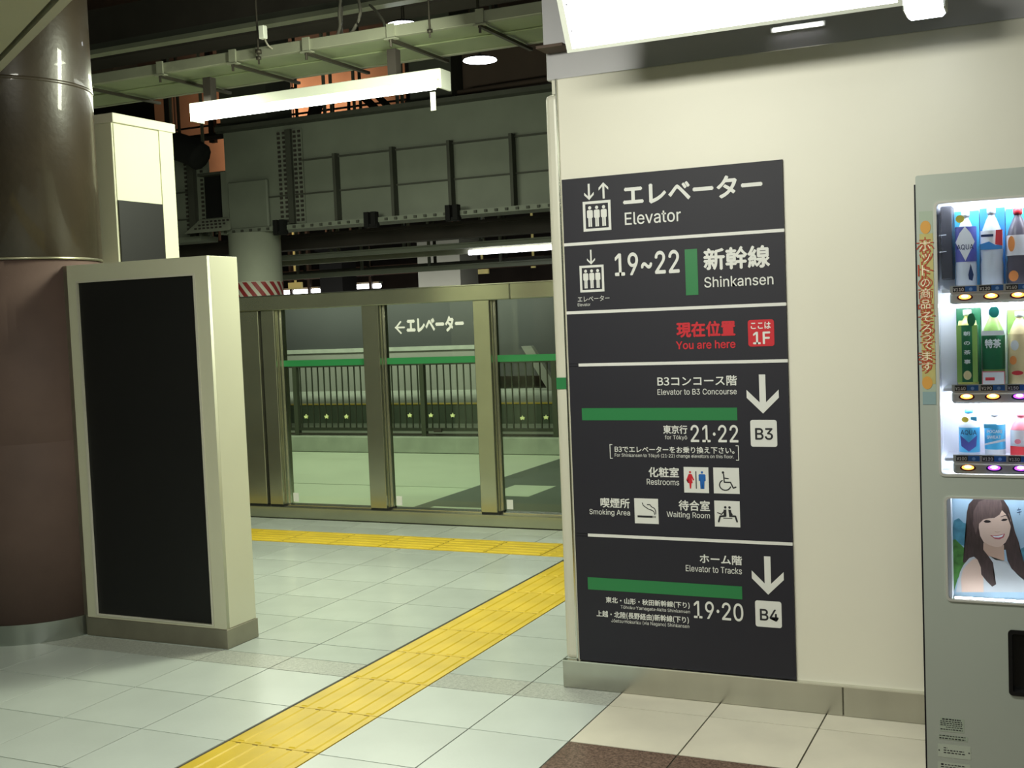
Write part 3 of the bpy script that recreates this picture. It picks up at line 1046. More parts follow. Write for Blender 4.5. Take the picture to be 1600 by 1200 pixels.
loose('cable', [(-4.4503, 6.11, 3.2885), (-4.4312, 6.12, 3.2487), (-4.4326, 6.2, 3.2362), (-4.4356, 6.3, 3.251)], .006, 'cable_grey', 'short grey cable drooping from the small white junction box')
loose('cable', [(-4.5877, 6.2, 3.2764), (-4.5794, 6.2, 3.2513), (-4.526, 6.22, 3.2361), (-4.5048, 6.3, 3.252)], .006, 'cable_grey', 'thin grey cable lying along the tray edge')
loose('cable', [(-4.2546, 6.7, 3.6661), (-4.1484, 6.5, 3.4924), (-4.0849, 6.4, 3.3747), (-4.0587, 6.3, 3.2647)], .010, 'cable_grey', 'grey cable hanging straight down onto the tray')
loose('cable', [(-4.132, 6.7, 3.6477), (-3.9908, 6.5, 3.4777), (-4.003, 6.45, 3.3735), (-4.1092, 6.5, 3.3339), (-4.2037, 6.6, 3.4153), (-4.3174, 6.8, 3.6225)], .010, 'cable_grey', 'grey cable hanging in an open loop above the tray')
loose('cable', [(-4.1592, 6.9, 3.6296), (-3.9242, 6.6, 3.4815), (-3.7629, 6.4, 3.3535), (-3.6784, 6.25, 3.2424)], .009, 'cable_grey', 'grey cable running down to the tray beside the downlight')

rl = thing('conduit_rail', (-5, 7.2, 3.72), 'long grey slotted rail running above the cable tray', 'rail')
box('channel', -9.5, -2.0, 7.18, 7.24, 3.735, 3.785, 'girder_dark', rl)
box('flange', -9.5, -2.0, 7.16, 7.26, 3.70, 3.735, 'tray_side', rl)

# ================================================================== GIRDER, COLUMN AND STEELWORK OVER THE TRACKS
gd = thing('plate_girder', (-8, 14, 2.9), 'huge grey-green steel plate girder spanning above the screen doors', 'girder')
box('web', -11.02, -3.0, 14.0, 14.06, 2.93, 4.34, 'girder_paint', gd)
box('bottom_flange', -11.02, -3.0, 13.82, 14.3, 2.86, 2.925, 'girder_paint', gd)
box('top_flange', -11.02, -3.0, 13.80, 14.3, 4.34, 4.40, 'girder_dark', gd)
box('rib', -9.7, -3.0, 13.965, 14.0, 3.815, 3.838, 'girder_dark', gd)
box('rib', -10.5, -3.0, 13.965, 14.0, 3.345, 3.365, 'girder_dark', gd)
for sx in (-9.07, -8.155, -7.28, -6.375, -5.47):
    box('stiffener', sx - .022, sx + .022, 13.88, 14.0, 2.93, 3.86, 'girder_dark', gd)
sp = box('splice_plate', -10.06, -9.64, 13.975, 14.0, 2.95, 4.27, 'girder_paint', gd)
box('splice_rib', -9.89, -9.80, 13.92, 13.975, 2.95, 4.27, 'girder_dark', sp)
bm = bmesh.new()
for i, rx in enumerate((-10.03, -9.94, -9.76, -9.68)):
    for j in range(20):
        bm_box(bm, rx - .02, rx + .02, 13.955, 13.976, 2.98 + .065 * j, 3.015 + .065 * j)
tag(from_bm('rivets', bm, 'dark_steel', sp), kind='stuff')
bm = bmesh.new()
for i in range(46):
    bm_box(bm, -11.4 + .15 * i, -11.36 + .15 * i, 13.80, 13.821, 2.875, 2.91)
tag(from_bm('flange_rivets', bm, 'girder_dark', gd), kind='stuff')
for i, cx in enumerate((-9.95, -8.45, -7.2)):
    boxes('flange_clamp', [(cx - .09, cx - .02, 13.74, 13.84, 2.80, 3.0), (cx + .02, cx + .09, 13.74, 13.84, 2.80, 3.0), (cx - .1, cx + .1, 13.76, 13.84, 2.79, 2.84)], 'black_void', gd)
box('round_gusset', -10.95, -10.25, 13.93, 14.0, 2.93, 3.62, 'girder_paint', gd, bevel=.02)

lg = thing('left_girder', (-12.4, 14.3, 2.9), 'shorter riveted girder piece behind the cabinet at the left', 'girder')
box('web', -14.5, -11.6, 14.3, 14.36, 2.9, 4.2, 'girder_paint', lg)
box('opening_frame', -11.62, -11.10, 14.1, 14.3, 3.78, 3.82, 'girder_dark', lg)
box('dark_opening', -11.62, -11.14, 14.25, 14.36, 3.1, 3.78, 'black_void', lg)
box('frame_plate', -11.16, -11.02, 14.06, 14.3, 2.95, 3.80, 'girder_paint', lg)
box('rib', -14.5, -11.95, 14.26, 14.3, 3.58, 3.60, 'girder_dark', lg)
box('rib', -14.5, -11.95, 14.26, 14.3, 3.17, 3.19, 'girder_dark', lg)
box('splice_rib', -11.92, -11.80, 14.22, 14.3, 2.9, 4.1, 'girder_dark', lg)
box('bottom_flange', -14.5, -11.62, 14.1, 14.5, 2.82, 2.9, 'girder_paint', lg)
bm = bmesh.new()
for rx in (-12.0, -11.7):
    for j in range(18):
        bm_box(bm, rx - .02, rx + .02, 14.28, 14.301, 2.95 + .065 * j, 2.985 + .065 * j)
tag(from_bm('rivets', bm, 'dark_steel', lg), kind='stuff')
bm = bmesh.new()
q = [(-11.55, 3.12), (-11.02, 3.12), (-10.75, 2.90), (-11.55, 2.90)]
f1 = [bm.verts.new((p[0], 14.0 - (.35 if i > 1 else 0), p[1])) for i, p in enumerate(q)]
f2 = [bm.verts.new((p[0], 14.06 - (.35 if i > 1 else 0), p[1] + .02)) for i, p in enumerate(q)]
bm.faces.new(f1)
bm.faces.new(f2)
for i in range(4):
    bm.faces.new((f1[i], f1[(i + 1) % 4], f2[(i + 1) % 4], f2[i]))
hp = from_bm('haunch_plate', bm, 'column_paint', lg)
bm = bmesh.new()
for i in range(7):
    for j in range(3):
        t = (j + .8) / 4
        bm_box(bm, -11.42 + .075 * i, -11.39 + .075 * i, 13.98 - .35 * t - .01, 13.99 - .35 * t, 3.11 - .22 * t, 3.135 - .22 * t)
tag(from_bm('rivets', bm, 'dark_steel', hp), kind='stuff')

rc = thing('steel_column', (-10.6, 14.05, 0), 'pale green round steel column with red and white striped band', 'column')
lathe('shaft', -10.6, 14.05, [(.375, 0), (.375, 2.86)], 'column_paint', rc, 40)
lathe('white_band', -10.6, 14.05, [(.378, 1.55), (.378, 2.16)], 'white_paint', rc, 40)
bm = bmesh.new()
nst = 18
for s in range(nst):
    a0 = 2 * math.pi * s / nst
    prev = None
    for k in range(9):
        t = k / 8
        z = 1.56 + .59 * t
        ang = a0 - 1.15 * t
        v0 = bm.verts.new((-10.6 + .381 * math.cos(ang), 14.05 + .381 * math.sin(ang), z))
        v1 = bm.verts.new((-10.6 + .381 * math.cos(ang + .19), 14.05 + .381 * math.sin(ang + .19), z))
        if prev:
            bm.faces.new((prev[0], prev[1], v1, v0))
        prev = (v0, v1)
from_bm('red_stripes', bm, 'red_paint', rc)
box('bracket', -11.02, -10.95, 13.9, 14.1, 2.3, 2.36, 'dark_steel', rc)

# piers on top of the girder
for (x0, x1, z1, lab) in ((-11.3, -10.45, 7.19, 'dark grey steel pier rising above the riveted girder end'),
                          (-8.05, -7.4, 7.19, 'dark steel pier right of the fluorescent batten')):
    tag(boxes('steel_pier', [(x0, x1, 14.3, 14.9, 4.40, z1), (x0 - .06, x1 + .06, 14.25, 14.3, 4.40, 4.52)], 'girder_dark'), lab, 'pier', 'steel piers over the girder')
tag(boxes('brown_beam', [(-7.38, -3.0, 14.6, 15.0, 4.5, 5.15), (-7.38, -3.0, 14.5, 15.1, 5.15, 5.22)], 'brown_plaster'), 'brown boxed beam right of the dark pier', 'beam')
tag(tube('pipe', [(-7.3, 14.3, 4.53), (-5.6, 14.3, 4.56), (-3.0, 14.3, 4.6)], .05, 'brown_plaster'), 'brown pipe running along the foot of the boxed beam', 'pipe')
tag(boxes('roof_beam', [(-20, 0, 12.0, 12.12, 5.15, 5.75), (-20, 0, 11.85, 12.3, 5.05, 5.15)], 'dark_steel'), 'dark roof beam across the top of the picture', 'beam')
tag(boxes('roof_beam', [(-13.1, -12.1, 13.0, 13.5, 4.85, 5.6), (-13.2, -12.0, 12.9, 13.6, 5.6, 5.7)], 'brown_plaster'), 'short brown roof beam stub right of the column top', 'beam')
tag(tube('duct', spline([(-16, 13.5, 4.55), (-13.2, 13.5, 4.5), (-12.2, 13.5, 4.35), (-11.35, 13.5, 4.10), (-11.05, 13.5, 3.95)], 6), .20, 'black_void', seg=12), 'thick black duct bending down behind the cabinet', 'duct')
# orange-lit end wall and the lattice in front
ow = box('wall_end', -18.0627, -11.4343, 20.6, 20.8, 4.6, 7.1, 'orange_plaster')
tag(ow, 'orange-lit rough wall high behind the girder', 'wall', kind='structure')
lt = thing('lattice_truss', (-13, 18, 5.0), 'dark lattice truss in front of the orange-lit wall', 'truss')
for (p, q, w) in ((-13.0597, 5.0774), (-12.4928, 5.7655), .09), ((-11.2195, 5.6168), (-10.6208, 5.0385), .07), ((-10.9045, 5.58), (-10.3872, 5.0577), .06), ((-12.2027, 5.0469), (-11.9703, 5.7045), .12), ((-14.4108, 5.0961), (-14.3958, 5.7499), .06), ((-15.4477, 5.8681), (-15.4831, 5.3859), .05), ((-11.7325, 5.1116), (-11.7062, 5.5608), .03), ((-11.394, 5.132), (-11.3716, 5.5225), .03):
    tube('truss_bar', [(p[0], 18.0, p[1]), (q[0], 18.0, q[1])], w, 'dark_steel', lt, 6)
for hx in (-14.4107, -10.1227, -15.4477):
    box('hanger', hx - .06, hx + .06, 17.95, 18.05, 5.0, 7.2, 'dark_steel', lt)
c0, c1 = (-15.4165, 5.0999), (-9.8454, 5.0944)
tube('bottom_chord', [(c0[0], 17.9, c0[1]), (c1[0], 17.9, c1[1])], .07, 'dark_steel', lt, 6)
c0, c1 = (-15.6596, 5.3679), (-9.9991, 5.3733)
tube('middle_wire', [(c0[0], 18.2, c0[1]), (c1[0], 18.2, c1[1])], .02, 'dark_steel', lt, 6)

# lower rails, far lamps and pillars seen between the girder and the screen header
def rail(name, x0, x1, y, z, h, m, label, cat):
    o = boxes(name, [(x0, x1, y, y + .12, z - h / 2, z + h / 2), (x0, x1, y - .05, y + .17, z + h / 2, z + h / 2 + .02)] + [(x0 + 1.3 * k + .4, x0 + 1.3 * k + .44, y + .04, y + .08, z, 7.19) for k in range(int((x1 - x0) / 1.3))], m)
    return tag(o, label, cat)


rail('lamp_rail', -13.5, -4, 16.0, 2.53, .085, 'tray_side', 'pale lamp rail under the girder carrying the lit tube', 'rail')
rail('lamp_rail', -12, -4, 15.5, 2.57, .06, 'girder_paint', 'upper thin pale rail just under the girder', 'rail')
rail('lamp_rail', -15, -4, 17.0, 2.335, .06, 'girder_paint', 'lower pale rail just above the screen header', 'rail')
rail('lamp_rail', -15, -4, 17.2, 2.41, .03, 'girder_dark', 'thin dark rail above the lowest pale rail', 'rail')
tag(tube('fluorescent_tube', [(-8.0662, 15.93, 2.495), (-6.4, 15.93, 2.495)], .038, 'far_tube', seg=12), 'distant lit fluorescent tube just left of the sign wall', 'tube lamp')
tag(boxes('shade_beam', [(-16, -3, 15.0, 15.3, 2.66, 2.84), (-16, -3, 14.9, 15.4, 2.84, 2.88)], 'dark_steel'), 'dark beam standing in for the shade under the plate girder', 'beam')  # dark beam added where the girder's lower flange casts shade
tag(boxes('grey_pillar', [(-10.4117, -9.562, 18.5, 19.2, .28, 2.9), (-10.4642, -9.5115, 18.4, 19.3, 2.9, 3.0)], 'pillar_grey'), 'square grey pillar above the screen header', 'pillar')
tag(boxes('dark_pillar', [(-12.8509, -12.3442, 19, 19.5, .28, 3.0), (-12.8802, -12.3155, 18.9, 19.6, 2.9, 3.1)], 'black_void'), 'dark pillar between the two far lit tubes', 'pillar')
for x0, x1, z, lab in ((-15.9802, -14.9071, 2.2499, 'far lit tube lamp left of the dark pillar'), (-14.3005, -13.331, 2.2872, 'far lit tube lamp right of the dark pillar')):
    o = thing('tube_lamp', ((x0 + x1) / 2, 22, z), lab, 'tube lamp', 'far tube lamps')
    tube('tube', [(x0, 22, z), (x1, 22, z)], .05, 'far_tube', o, 10)
    box('housing', x0, x1, 21.95, 22.1, z + .05, z + .09, 'lamp_white', o)
    for t in (.35, .8):
        xx = x0 + (x1 - x0) * t
        box('hanger', xx - .03, xx + .03, 21.9, 22.0, z - .06, 7.2, 'dark_steel', o)
for x0, x1, z0, z1, lab in ((*(-15.3819, -15.0347, 2.3006, 2.4433), 'small yellowish hanging sign left of the dark pillar'), (*(-10.7592, -10.4839, 2.3936, 2.4872), 'small yellowish far sign right of the grey pillar'), (*(-9.5264, -9.4456, 2.4561, 2.551), 'tiny yellowish far sign near the wall corner')):
    tag(boxes('far_sign', [(x0, x1, 21.5, 21.56, z0, z1), ((x0 + x1) / 2 - .02, (x0 + x1) / 2 + .02, 21.52, 21.55, z1, 7.19)], 'sign_yellow'), lab, 'sign')
for i, (x0, x1, y, z) in enumerate(((-18, -9, 21.0, 2.62), (-18, -9, 21.25, 2.52), (-18, -6, 20, 2.8))):
    tag(boxes('pipe', [(x0, x1, y - .04, y + .04, z - .04, z + .04)] + [(x0 + 3 * k + 1, x0 + 3 * k + 1.04, y - .02, y + .02, z, 7.19) for k in range(3)], 'brown_plaster'), ('far brown pipe above the lit tubes', 'far brown pipe close above the lit tubes', 'topmost far brown pipe behind the rails')[i], 'pipe')

# ================================================================== VENDING MACHINE
VY = 3.6
VX0, VX1, VT = -.373, .235, 1.871
vm = thing('vending_machine', (-.07, 3.95, 0), 'grey drinks vending machine with lit display at the right edge', 'vending machine')
WIN = (-0.3224, .172, 1.002, 1.7916)
POR = (-0.3092, .15, 0.6357, 0.9406)
SLT = (-0.1431, .12, 0.3745, 0.559)
plate('door', rrect(VX0, VX1, .03, VT, .006), [rrect(*WIN, .014), rrect(*POR, .014), rrect(*SLT, .010)], VY, VY + .05, 'vend_grey', vm)
box('body', VX0 - .010, VX1, VY + .205, 4.30, .02, VT - .012, 'vend_dark', vm, bevel=.004)
plate('gasket', rect(VX0 - .010, VX1, .03, VT - .02), [rect(VX0 + .03, VX1 - .03, .06, VT - .06)], VY + .052, VY + .205, 'vend_dark', vm)
for fx in (VX0 + .06, VX1 - .06):
    box('foot', fx - .03, fx + .03, 3.7, 4.2, 0, .025, 'rubber', vm)
plate('window_bezel', rrect(WIN[0] - .002, WIN[1] + .002, WIN[2] - .002, WIN[3] + .002, .015), [rrect(WIN[0] + .005, WIN[1] - .005, WIN[2] + .005, WIN[3] - .005, .011)], VY - .003, VY + .006, 'vend_bar', vm)
box('display_back', WIN[0] - .01, WIN[1] + .01, VY + .165, VY + .175, WIN[2] - .01, WIN[3] + .03, 'vend_inner', vm)
for xx in (WIN[0] - .012, WIN[1] + .004):
    box('display_side', xx, xx + .008, VY + .05, VY + .17, WIN[2] - .01, WIN[3] + .03, 'vend_inner', vm)
box('display_floor', WIN[0] - .01, WIN[1] + .01, VY + .05, VY + .17, WIN[2] - .012, WIN[2] - .002, 'vend_inner', vm)
box('display_top', WIN[0] - .01, WIN[1] + .01, VY + .05, VY + .17, WIN[3] + .03, WIN[3] + .036, 'vend_inner', vm)
box('display_pane', WIN[0], WIN[1], VY + .010, VY + .013, WIN[2], WIN[3], 'vend_glass', vm)
box('hinge_cover', WIN[0] + .008, WIN[0] + .040, VY + .09, VY + .16, 1.5701, 1.7846, 'grey_plastic', vm, bevel=.003)
for zz in (1.6986, 1.6503):
    tube('wire_hook', [(WIN[0] + .004, VY + .07, zz), (WIN[0] + .024, VY + .075, zz + .002)], .0018, 'vend_inner', vm, 6)
COLS = [-.2465 + .0702 * k for k in range(6)]
SH = []
for (yl0, yl1, yb1, ybtn) in ((1.548, 1.5297, 1.4968, 1.5187),
                              (1.2632, 1.2447, 1.2096, 1.2322),
                              (1.0593, 1.0406, 1.0052, 1.0264)):
    SH.append((yl0, yl1, yb1, ybtn))
PRICES = (('¥110', '¥120', '¥140', '¥150', '¥150', '¥160'), ('¥140', '¥190', '¥150', '¥150', '¥140', '¥140'), ('¥100', '¥120', '¥130', '¥120', '¥120', '¥130'))
PURPLE = {(1, 2), (2, 1), (2, 2), (2, 4), (1, 5)}
for ri, (zl0, zl1, zb1, zbt) in enumerate(SH):
    sh = box('shelf', WIN[0] + .012, WIN[1] - .008, VY + .028, VY + .165, zl1 + .001, zl1 + .010, 'vend_inner', vm)
    bar = box('button_bar', COLS[0] - .041, WIN[1] - .008, VY + .018, VY + .05, zb1, zl1, 'vend_bar', vm, bevel=.008, seg=3)
    plate('label_rail', rect(COLS[0] - .040, WIN[1] - .01, zl1 - .001, zl0 + .002), [], VY + .020, VY + .026, 'vend_bar', sh)
    tube('lamp_tube', [(WIN[0] + .02, VY + .075, zb1 - .004), (WIN[1] - .012, VY + .075, zb1 - .004)], .006, 'vend_tube', vm, 8)
    for ci, cx in enumerate(COLS):
        tagc = flat('price_tag', [rect(cx - .032, cx + .0005, zl1 + .002, zl0 - .0005)], VY + .0192, 'print_dark', sh)
        flat('cold_mark', [rect(cx + .0005, cx + .032, zl1 + .002, zl0 - .0005)], VY + .0192, 'print_blue', sh)
        flat('snow_mark', [disc(cx + .016, (zl0 + zl1) / 2, .005, n=8)], VY + .0187, 'cold_pale', sh)
        text('price_text', PRICES[ri][ci], (cx - .030, cx - .003, (zl0 + zl1) / 2 - .0045, (zl0 + zl1) / 2 + .0045), VY + .0187, 'print_white', sh, .02)
        pu = (ri, ci) in PURPLE
        polyw = [disc(cx, zbt - .003, .022, .0095, 24)]
        bt_ = flat('button_well', polyw, VY + .0172, 'btn_pwell' if pu else 'btn_well', bar)
        flat('button', [disc(cx, zbt - .0015, .0165, .0068, 20)], VY + .0166, 'btn_purple' if pu else 'btn_orange', bar)
        flat('button_core', [disc(cx, zbt + .0005, .0095, .0042, 16)], VY + .0160, 'btn_pcore' if pu else 'btn_core', bar)
tube('lamp_tube', [(WIN[0] + .03, VY + .072, WIN[3] + .012), (WIN[1] - .012, VY + .072, WIN[3] + .012)], .010, 'vend_tube', vm, 10)


# ---- drinks on display
def drink(name, cx, z0, z1, r, label, group, body, cap, bands, card=None, prints=(), shoulder=.74, neck=.32):
    cy = VY + .098
    d = thing(name, (cx, cy, z0), label, 'drink', group)
    h = z1 - z0
    lathe('bottle_body', cx, cy, [(r * .86, z0), (r, z0 + h * .03), (r, z0 + h * .30), (r * .95, z0 + h * .36), (r, z0 + h * .42), (r, z0 + h * (shoulder - .14)), (r * .82, z0 + h * shoulder), (r * (neck + .15), z0 + h * .86), (r * neck, z0 + h * .90), (r * neck, z0 + h * .93)], body, d, 24)
    lathe('cap', cx, cy, [(r * (neck + .08), z0 + h * .925), (r * (neck + .08), z1 - .001), (r * neck, z1)], cap, d, 16)
    lb = None
    for (a, b, m) in bands:
        lb = lathe('label', cx, cy, [(r * 1.012, z0 + h * a), (r * 1.012, z0 + h * b)], m, d, 24, a0=math.pi, a1=2 * math.pi)
    if card:
        box('backing_card', cx - .034, cx + .034, VY + .150, VY + .153, z0 - .002, z1 + .004, card, d)
    for pi, (kind, dat, m) in enumerate(prints):
        yy = cy - r * 1.05 - .0012 - .0003 * pi
        if kind == 't':
            s, u0, u1, v0, v1, vert, bold = dat
            text('lettering', s, (cx + u0 * r, cx + u1 * r, z0 + v0 * h, z0 + v1 * h), yy, m, lb or d, bold, vert)
        else:
            flat('print', [[(cx + u * r, z0 + v * h) for u, v in dat]], yy + .0006, m, lb or d)
    return d


R1 = (1.5598, 1.7659)
R2 = (1.2655, 1.4795)
R3 = (1.0574, 1.1862)
z1a = SH[0][1] + .0105
z2a = SH[1][1] + .0105
z3a = SH[2][1] + .0105
el = lambda cu, cv, ru, rv, n=14: [(cu + ru * math.cos(2 * math.pi * i / n), cv + rv * math.sin(2 * math.pi * i / n)) for i in range(n)]
G1, G2, G3 = 'drinks in the top row of the display', 'drinks in the middle row of the display', 'drinks in the bottom row of the display'
AQ = [('p', [(-.9, .60), (0, .36), (.9, .60), (.5, .72), (0, .80), (-.5, .72)], 'd_white'), ('t', ('AQUA', -.78, .78, .50, .57, False, .01), 'd_navy'), ('p', el(-.45, .90, .42, .05), 'd_yellow'), ('p', [(.30, .12), (.62, .10), (.75, .18), (.48, .32), (.24, .18)], 'd_navy')]
drink('drink_bottle', COLS[0], z1a, R1[1], .029, 'mineral water bottle with violet diamond label, first in the top row of the vending display', G1, 'd_clear', 'd_white', [(.35, .80, 'd_violet')], 'd_cyan', AQ)
drink('drink_bottle', COLS[1], z1a, R1[1] + .004, .030, 'clear flavoured water bottle with blue wave and red corner label, second in the top row', G1, 'd_clear', 'd_white', [(.48, .72, 'd_white')], 'd_blue',
      [('p', [(-1, .48), (1, .48), (1, .56), (.4, .53), (-.2, .58), (-1, .55)], 'd_blue'), ('p', [(.35, .54), (1, .52), (1, .72), (.42, .72)], 'd_red'), ('p', [(-.9, .64), (.2, .64), (.2, .67), (-.9, .67)], 'd_navy')])
drink('drink_bottle', COLS[2], z1a, R1[1] - .002, .031, 'dark drink bottle with orange and pale blue label, third in the top row', G1, 'd_cola', 'd_red', [(.40, .66, 'd_white')], 'd_cyan',
      [('p', el(-.55, .55, .3, .1), 'd_orange'), ('p', el(-.4, .14, .42, .07), 'd_orange')])
drink('drink_bottle', COLS[3], z1a, R1[1] - .002, .030, 'orange juice bottle, fourth in the top row', G1, 'd_orange', 'd_white', [(.35, .66, 'd_yellow')], 'd_white')
drink('drink_bottle', COLS[4], z1a, R1[1] - .002, .030, 'cola-coloured bottle with red label, fifth in the top row', G1, 'd_cola', 'd_red', [(.35, .66, 'd_red')], 'd_white')
drink('drink_bottle', COLS[5], z1a, R1[1] - .002, .030, 'clear bottle with blue label, sixth in the top row', G1, 'd_clear', 'd_blue', [(.35, .66, 'd_blue')], 'd_white')
drink('drink_bottle', COLS[0], z2a, R2[1], .029, 'green tea bottle with tall dark green label, first in the middle row', G2, 'd_tea', 'd_white', [(.06, .80, 'd_green')], 'd_green',
      [('p', [(-.98, .06), (-.50, .06), (-.50, .80), (-.98, .80)], 'd_lgreen'), ('p', [(.50, .06), (.98, .06), (.98, .80), (.50, .80)], 'd_lgreen'), ('t', ('朝の茶事', -.30, .32, .30, .72, True, .01), 'd_white'), ('p', el(.45, .87, .40, .085), 'd_green'), ('p', el(.0, .15, .38, .06), 'd_beige')], shoulder=.86)
drink('drink_bottle', COLS[1], z2a, R2[1], .031, 'dark green tea bottle with pink notice at its foot, second in the middle row', G2, 'd_lgreen', 'd_violet', [(.22, .66, 'd_green')], 'd_white',
      [('t', ('特茶', -.68, .68, .50, .61, False, .015), 'd_white'), ('p', [(-1, .66), (1, .66), (1, .72), (-1, .72)], 'd_white'), ('p', [(-1, .0), (1, .0), (1, .20), (-1, .20)], 'd_pink'), ('p', [(-.92, .015), (.92, .015), (.92, .185), (-.92, .185)], 'd_white'), ('p', [(-.7, .08), (.1, .08), (.1, .12), (-.7, .12)], 'd_red'), ('p', el(.15, .96, .45, .075), 'd_teal')])
drink('drink_bottle', COLS[2], z2a, R2[1] - .01, .031, 'pale yellow floral tea bottle, third in the middle row', G2, 'd_beige', 'd_white', [(.25, .70, 'd_beige')], 'd_lgreen',
      [('p', el(-.4, .55, .35, .07), 'd_white'), ('p', el(-.55, .35, .3, .06), 'd_orange'), ('p', el(-.2, .18, .5, .03), 'd_red')])
drink('drink_bottle', COLS[3], z2a, R2[1] - .01, .030, 'green tea bottle with light label, fourth in the middle row', G2, 'd_lgreen', 'd_green', [(.25, .70, 'd_white')], 'd_white')
drink('drink_bottle', COLS[4], z2a, R2[1] - .01, .030, 'brown tea bottle, fifth in the middle row', G2, 'd_cola', 'd_white', [(.25, .70, 'd_beige')], 'd_white')
drink('drink_bottle', COLS[5], z2a, R2[1] - .01, .030, 'blue labelled bottle, sixth in the middle row', G2, 'd_clear', 'd_white', [(.25, .70, 'd_blue')], 'd_white')
drink('drink_bottle', COLS[0], z3a, R3[1], .029, 'small water bottle with blue diamond label, first in the bottom row of the vending display', G3, 'd_clear', 'd_cyan', [(.08, .62, 'd_cyan')], None,
      [('p', [(-.7, .22), (0, .10), (.7, .22), (.8, .46), (0, .30), (-.8, .46)], 'd_violet'), ('t', ('AQUA', -.75, .75, .46, .57, False, .01), 'd_navy'), ('p', el(-.3, .80, .35, .06), 'd_yellow'), ('p', [(.2, .80), (.8, .76), (.8, .86), (.2, .86)], 'd_cyan')])
drink('drink_bottle', COLS[1], z3a, R3[1] - .010, .0285, 'small sports drink bottle with cyan label and white lettering, second in the bottom row', G3, 'd_white', 'd_white', [(.16, .74, 'd_cyan')], None,
      [('t', ('POCARI\nSWEAT', -.72, .72, .42, .62, False, .03), 'd_white'), ('p', [(-1, .30), (1, .42), (1, .36), (-1, .26)], 'd_white'), ('p', [(-1, .66), (.2, .66), (.2, .76), (-1, .76)], 'd_cyan')])
drink('drink_bottle', COLS[2], z3a, R3[1] - .012, .0285, 'small red and pink drink bottle, third in the bottom row', G3, 'd_pink', 'd_pink', [(.04, .62, 'd_white')], None,
      [('p', [(-1, .04), (1, .04), (1, .22), (-1, .26)], 'd_red'), ('p', el(-.3, .36, .3, .06), 'd_pink')])
drink('drink_bottle', COLS[3], z3a, R3[1] - .012, .0285, 'small red bottle, fourth in the bottom row', G3, 'd_red', 'd_white', [(.1, .6, 'd_red')])
drink('drink_bottle', COLS[4], z3a, R3[1] - .012, .0285, 'small orange bottle, fifth in the bottom row', G3, 'd_orange', 'd_white', [(.1, .6, 'd_yellow')])
drink('drink_bottle', COLS[5], z3a, R3[1] - .012, .0285, 'small green bottle, sixth in the bottom row', G3, 'd_lgreen', 'd_white', [(.1, .6, 'd_green')])

# ---- slogan strip down the left stile
mat('slogan_pale', '#a3b1a0', .4)
mat('slogan_gold', '#b5ad70', .4, var=.12, scale=18)
mat('slogan_sun', '#cf9a4c', .4)
mat('slogan_red', '#a8442c', .45)
mat('slogan_cream', '#eee2c4', .45)
mat('slogan_blue', '#86a0a4', .45)
ss0, ss1 = VX0 + .008, WIN[0] - .006
stp = flat('slogan_strip', [rect(ss0, ss1, 1.2095, 1.7679)], VY - .0006, 'slogan_pale', vm)
flat('print', [rect(ss0, ss1, 1.2692, 1.7038)], VY - .0010, 'slogan_gold', stp)
flat('print', [rect(ss0, ss1, 1.2095, 1.2468)], VY - .0010, 'slogan_blue', stp)
for (sxx, szz) in ((-0.348, 1.7221), (-0.3514, 1.273)):
    flat('print', [disc(sxx, szz, .0145, .019)], VY - .0013, 'slogan_sun', stp)
for ch, b in ([('ホ', (-0.3654, -0.3348, 1.6549, 1.6844)), ('ッ', (-0.358, -0.3369, 1.6212, 1.6461)), ('ト', (-0.3605, -0.3387, 1.5836, 1.6136)), ('の', (-0.3631, -0.339, 1.5506, 1.5733)), ('商', (-0.3637, -0.3381, 1.5183, 1.5464)), ('品', (-0.3643, -0.3387, 1.4875, 1.5137)), ('そ', (-0.3635, -0.3346, 1.4504, 1.4781)), ('ろ', (-0.362, -0.337, 1.4152, 1.442)), ('っ', (-0.3603, -0.3392, 1.3957, 1.4105)), ('て', (-0.3607, -0.3361, 1.3706, 1.3915)), ('ま', (-0.364, -0.3367, 1.3377, 1.3632)), ('す', (-0.3646, -0.3364, 1.3079, 1.333))]):
    text('letter_outline', ch, (b[0] - .0015, b[1] + .0015, b[2] - .0015, b[3] + .0015), VY - .0016, 'slogan_red', stp, .07)
    text('letter', ch, b, VY - .0021, 'slogan_cream', stp, .0)

# ---- lit poster window
PY = VY + .075
plate('poster_bezel', rrect(POR[0] - .002, POR[1] + .002, POR[2] - .002, POR[3] + .002, .015), [rrect(POR[0] + .004, POR[1] - .004, POR[2] + .004, POR[3] - .004, .012)], VY - .004, VY + .012, 'vend_bar', vm)
mat('p_sky', '#a9c8de', .5, var=.15, scale=8)
mat('p_hill', '#4f8fa6', .5, var=.35, scale=40)
mat('p_leaf', '#4f8a3e', .5, var=.45, scale=50)
mat('p_hair', '#4a3a38', .5, var=.25, scale=30, stretch=(6, 1, 1))
mat('p_hair_light', '#6d5a57', .5, var=.2, scale=30, stretch=(6, 1, 1))
mat('p_skin', '#e6c8b6', .5)
mat('p_skin_shade', '#d4b09b', .5)
mat('p_cloth', '#ccd0d4', .5, var=.05, scale=20)
mat('p_lip', '#c8656e', .5)
mat('p_eye', '#2e2426', .5)
po = box('poster', POR[0] - .01, POR[1] + .01, PY, PY + .006, POR[2] - .01, POR[3] + .01, 'p_sky', vm)
LAY = [0]


def pr(polys, m, name='print'):
    LAY[0] += 1
    flat(name, polys, PY - .00007 * LAY[0], m, po)


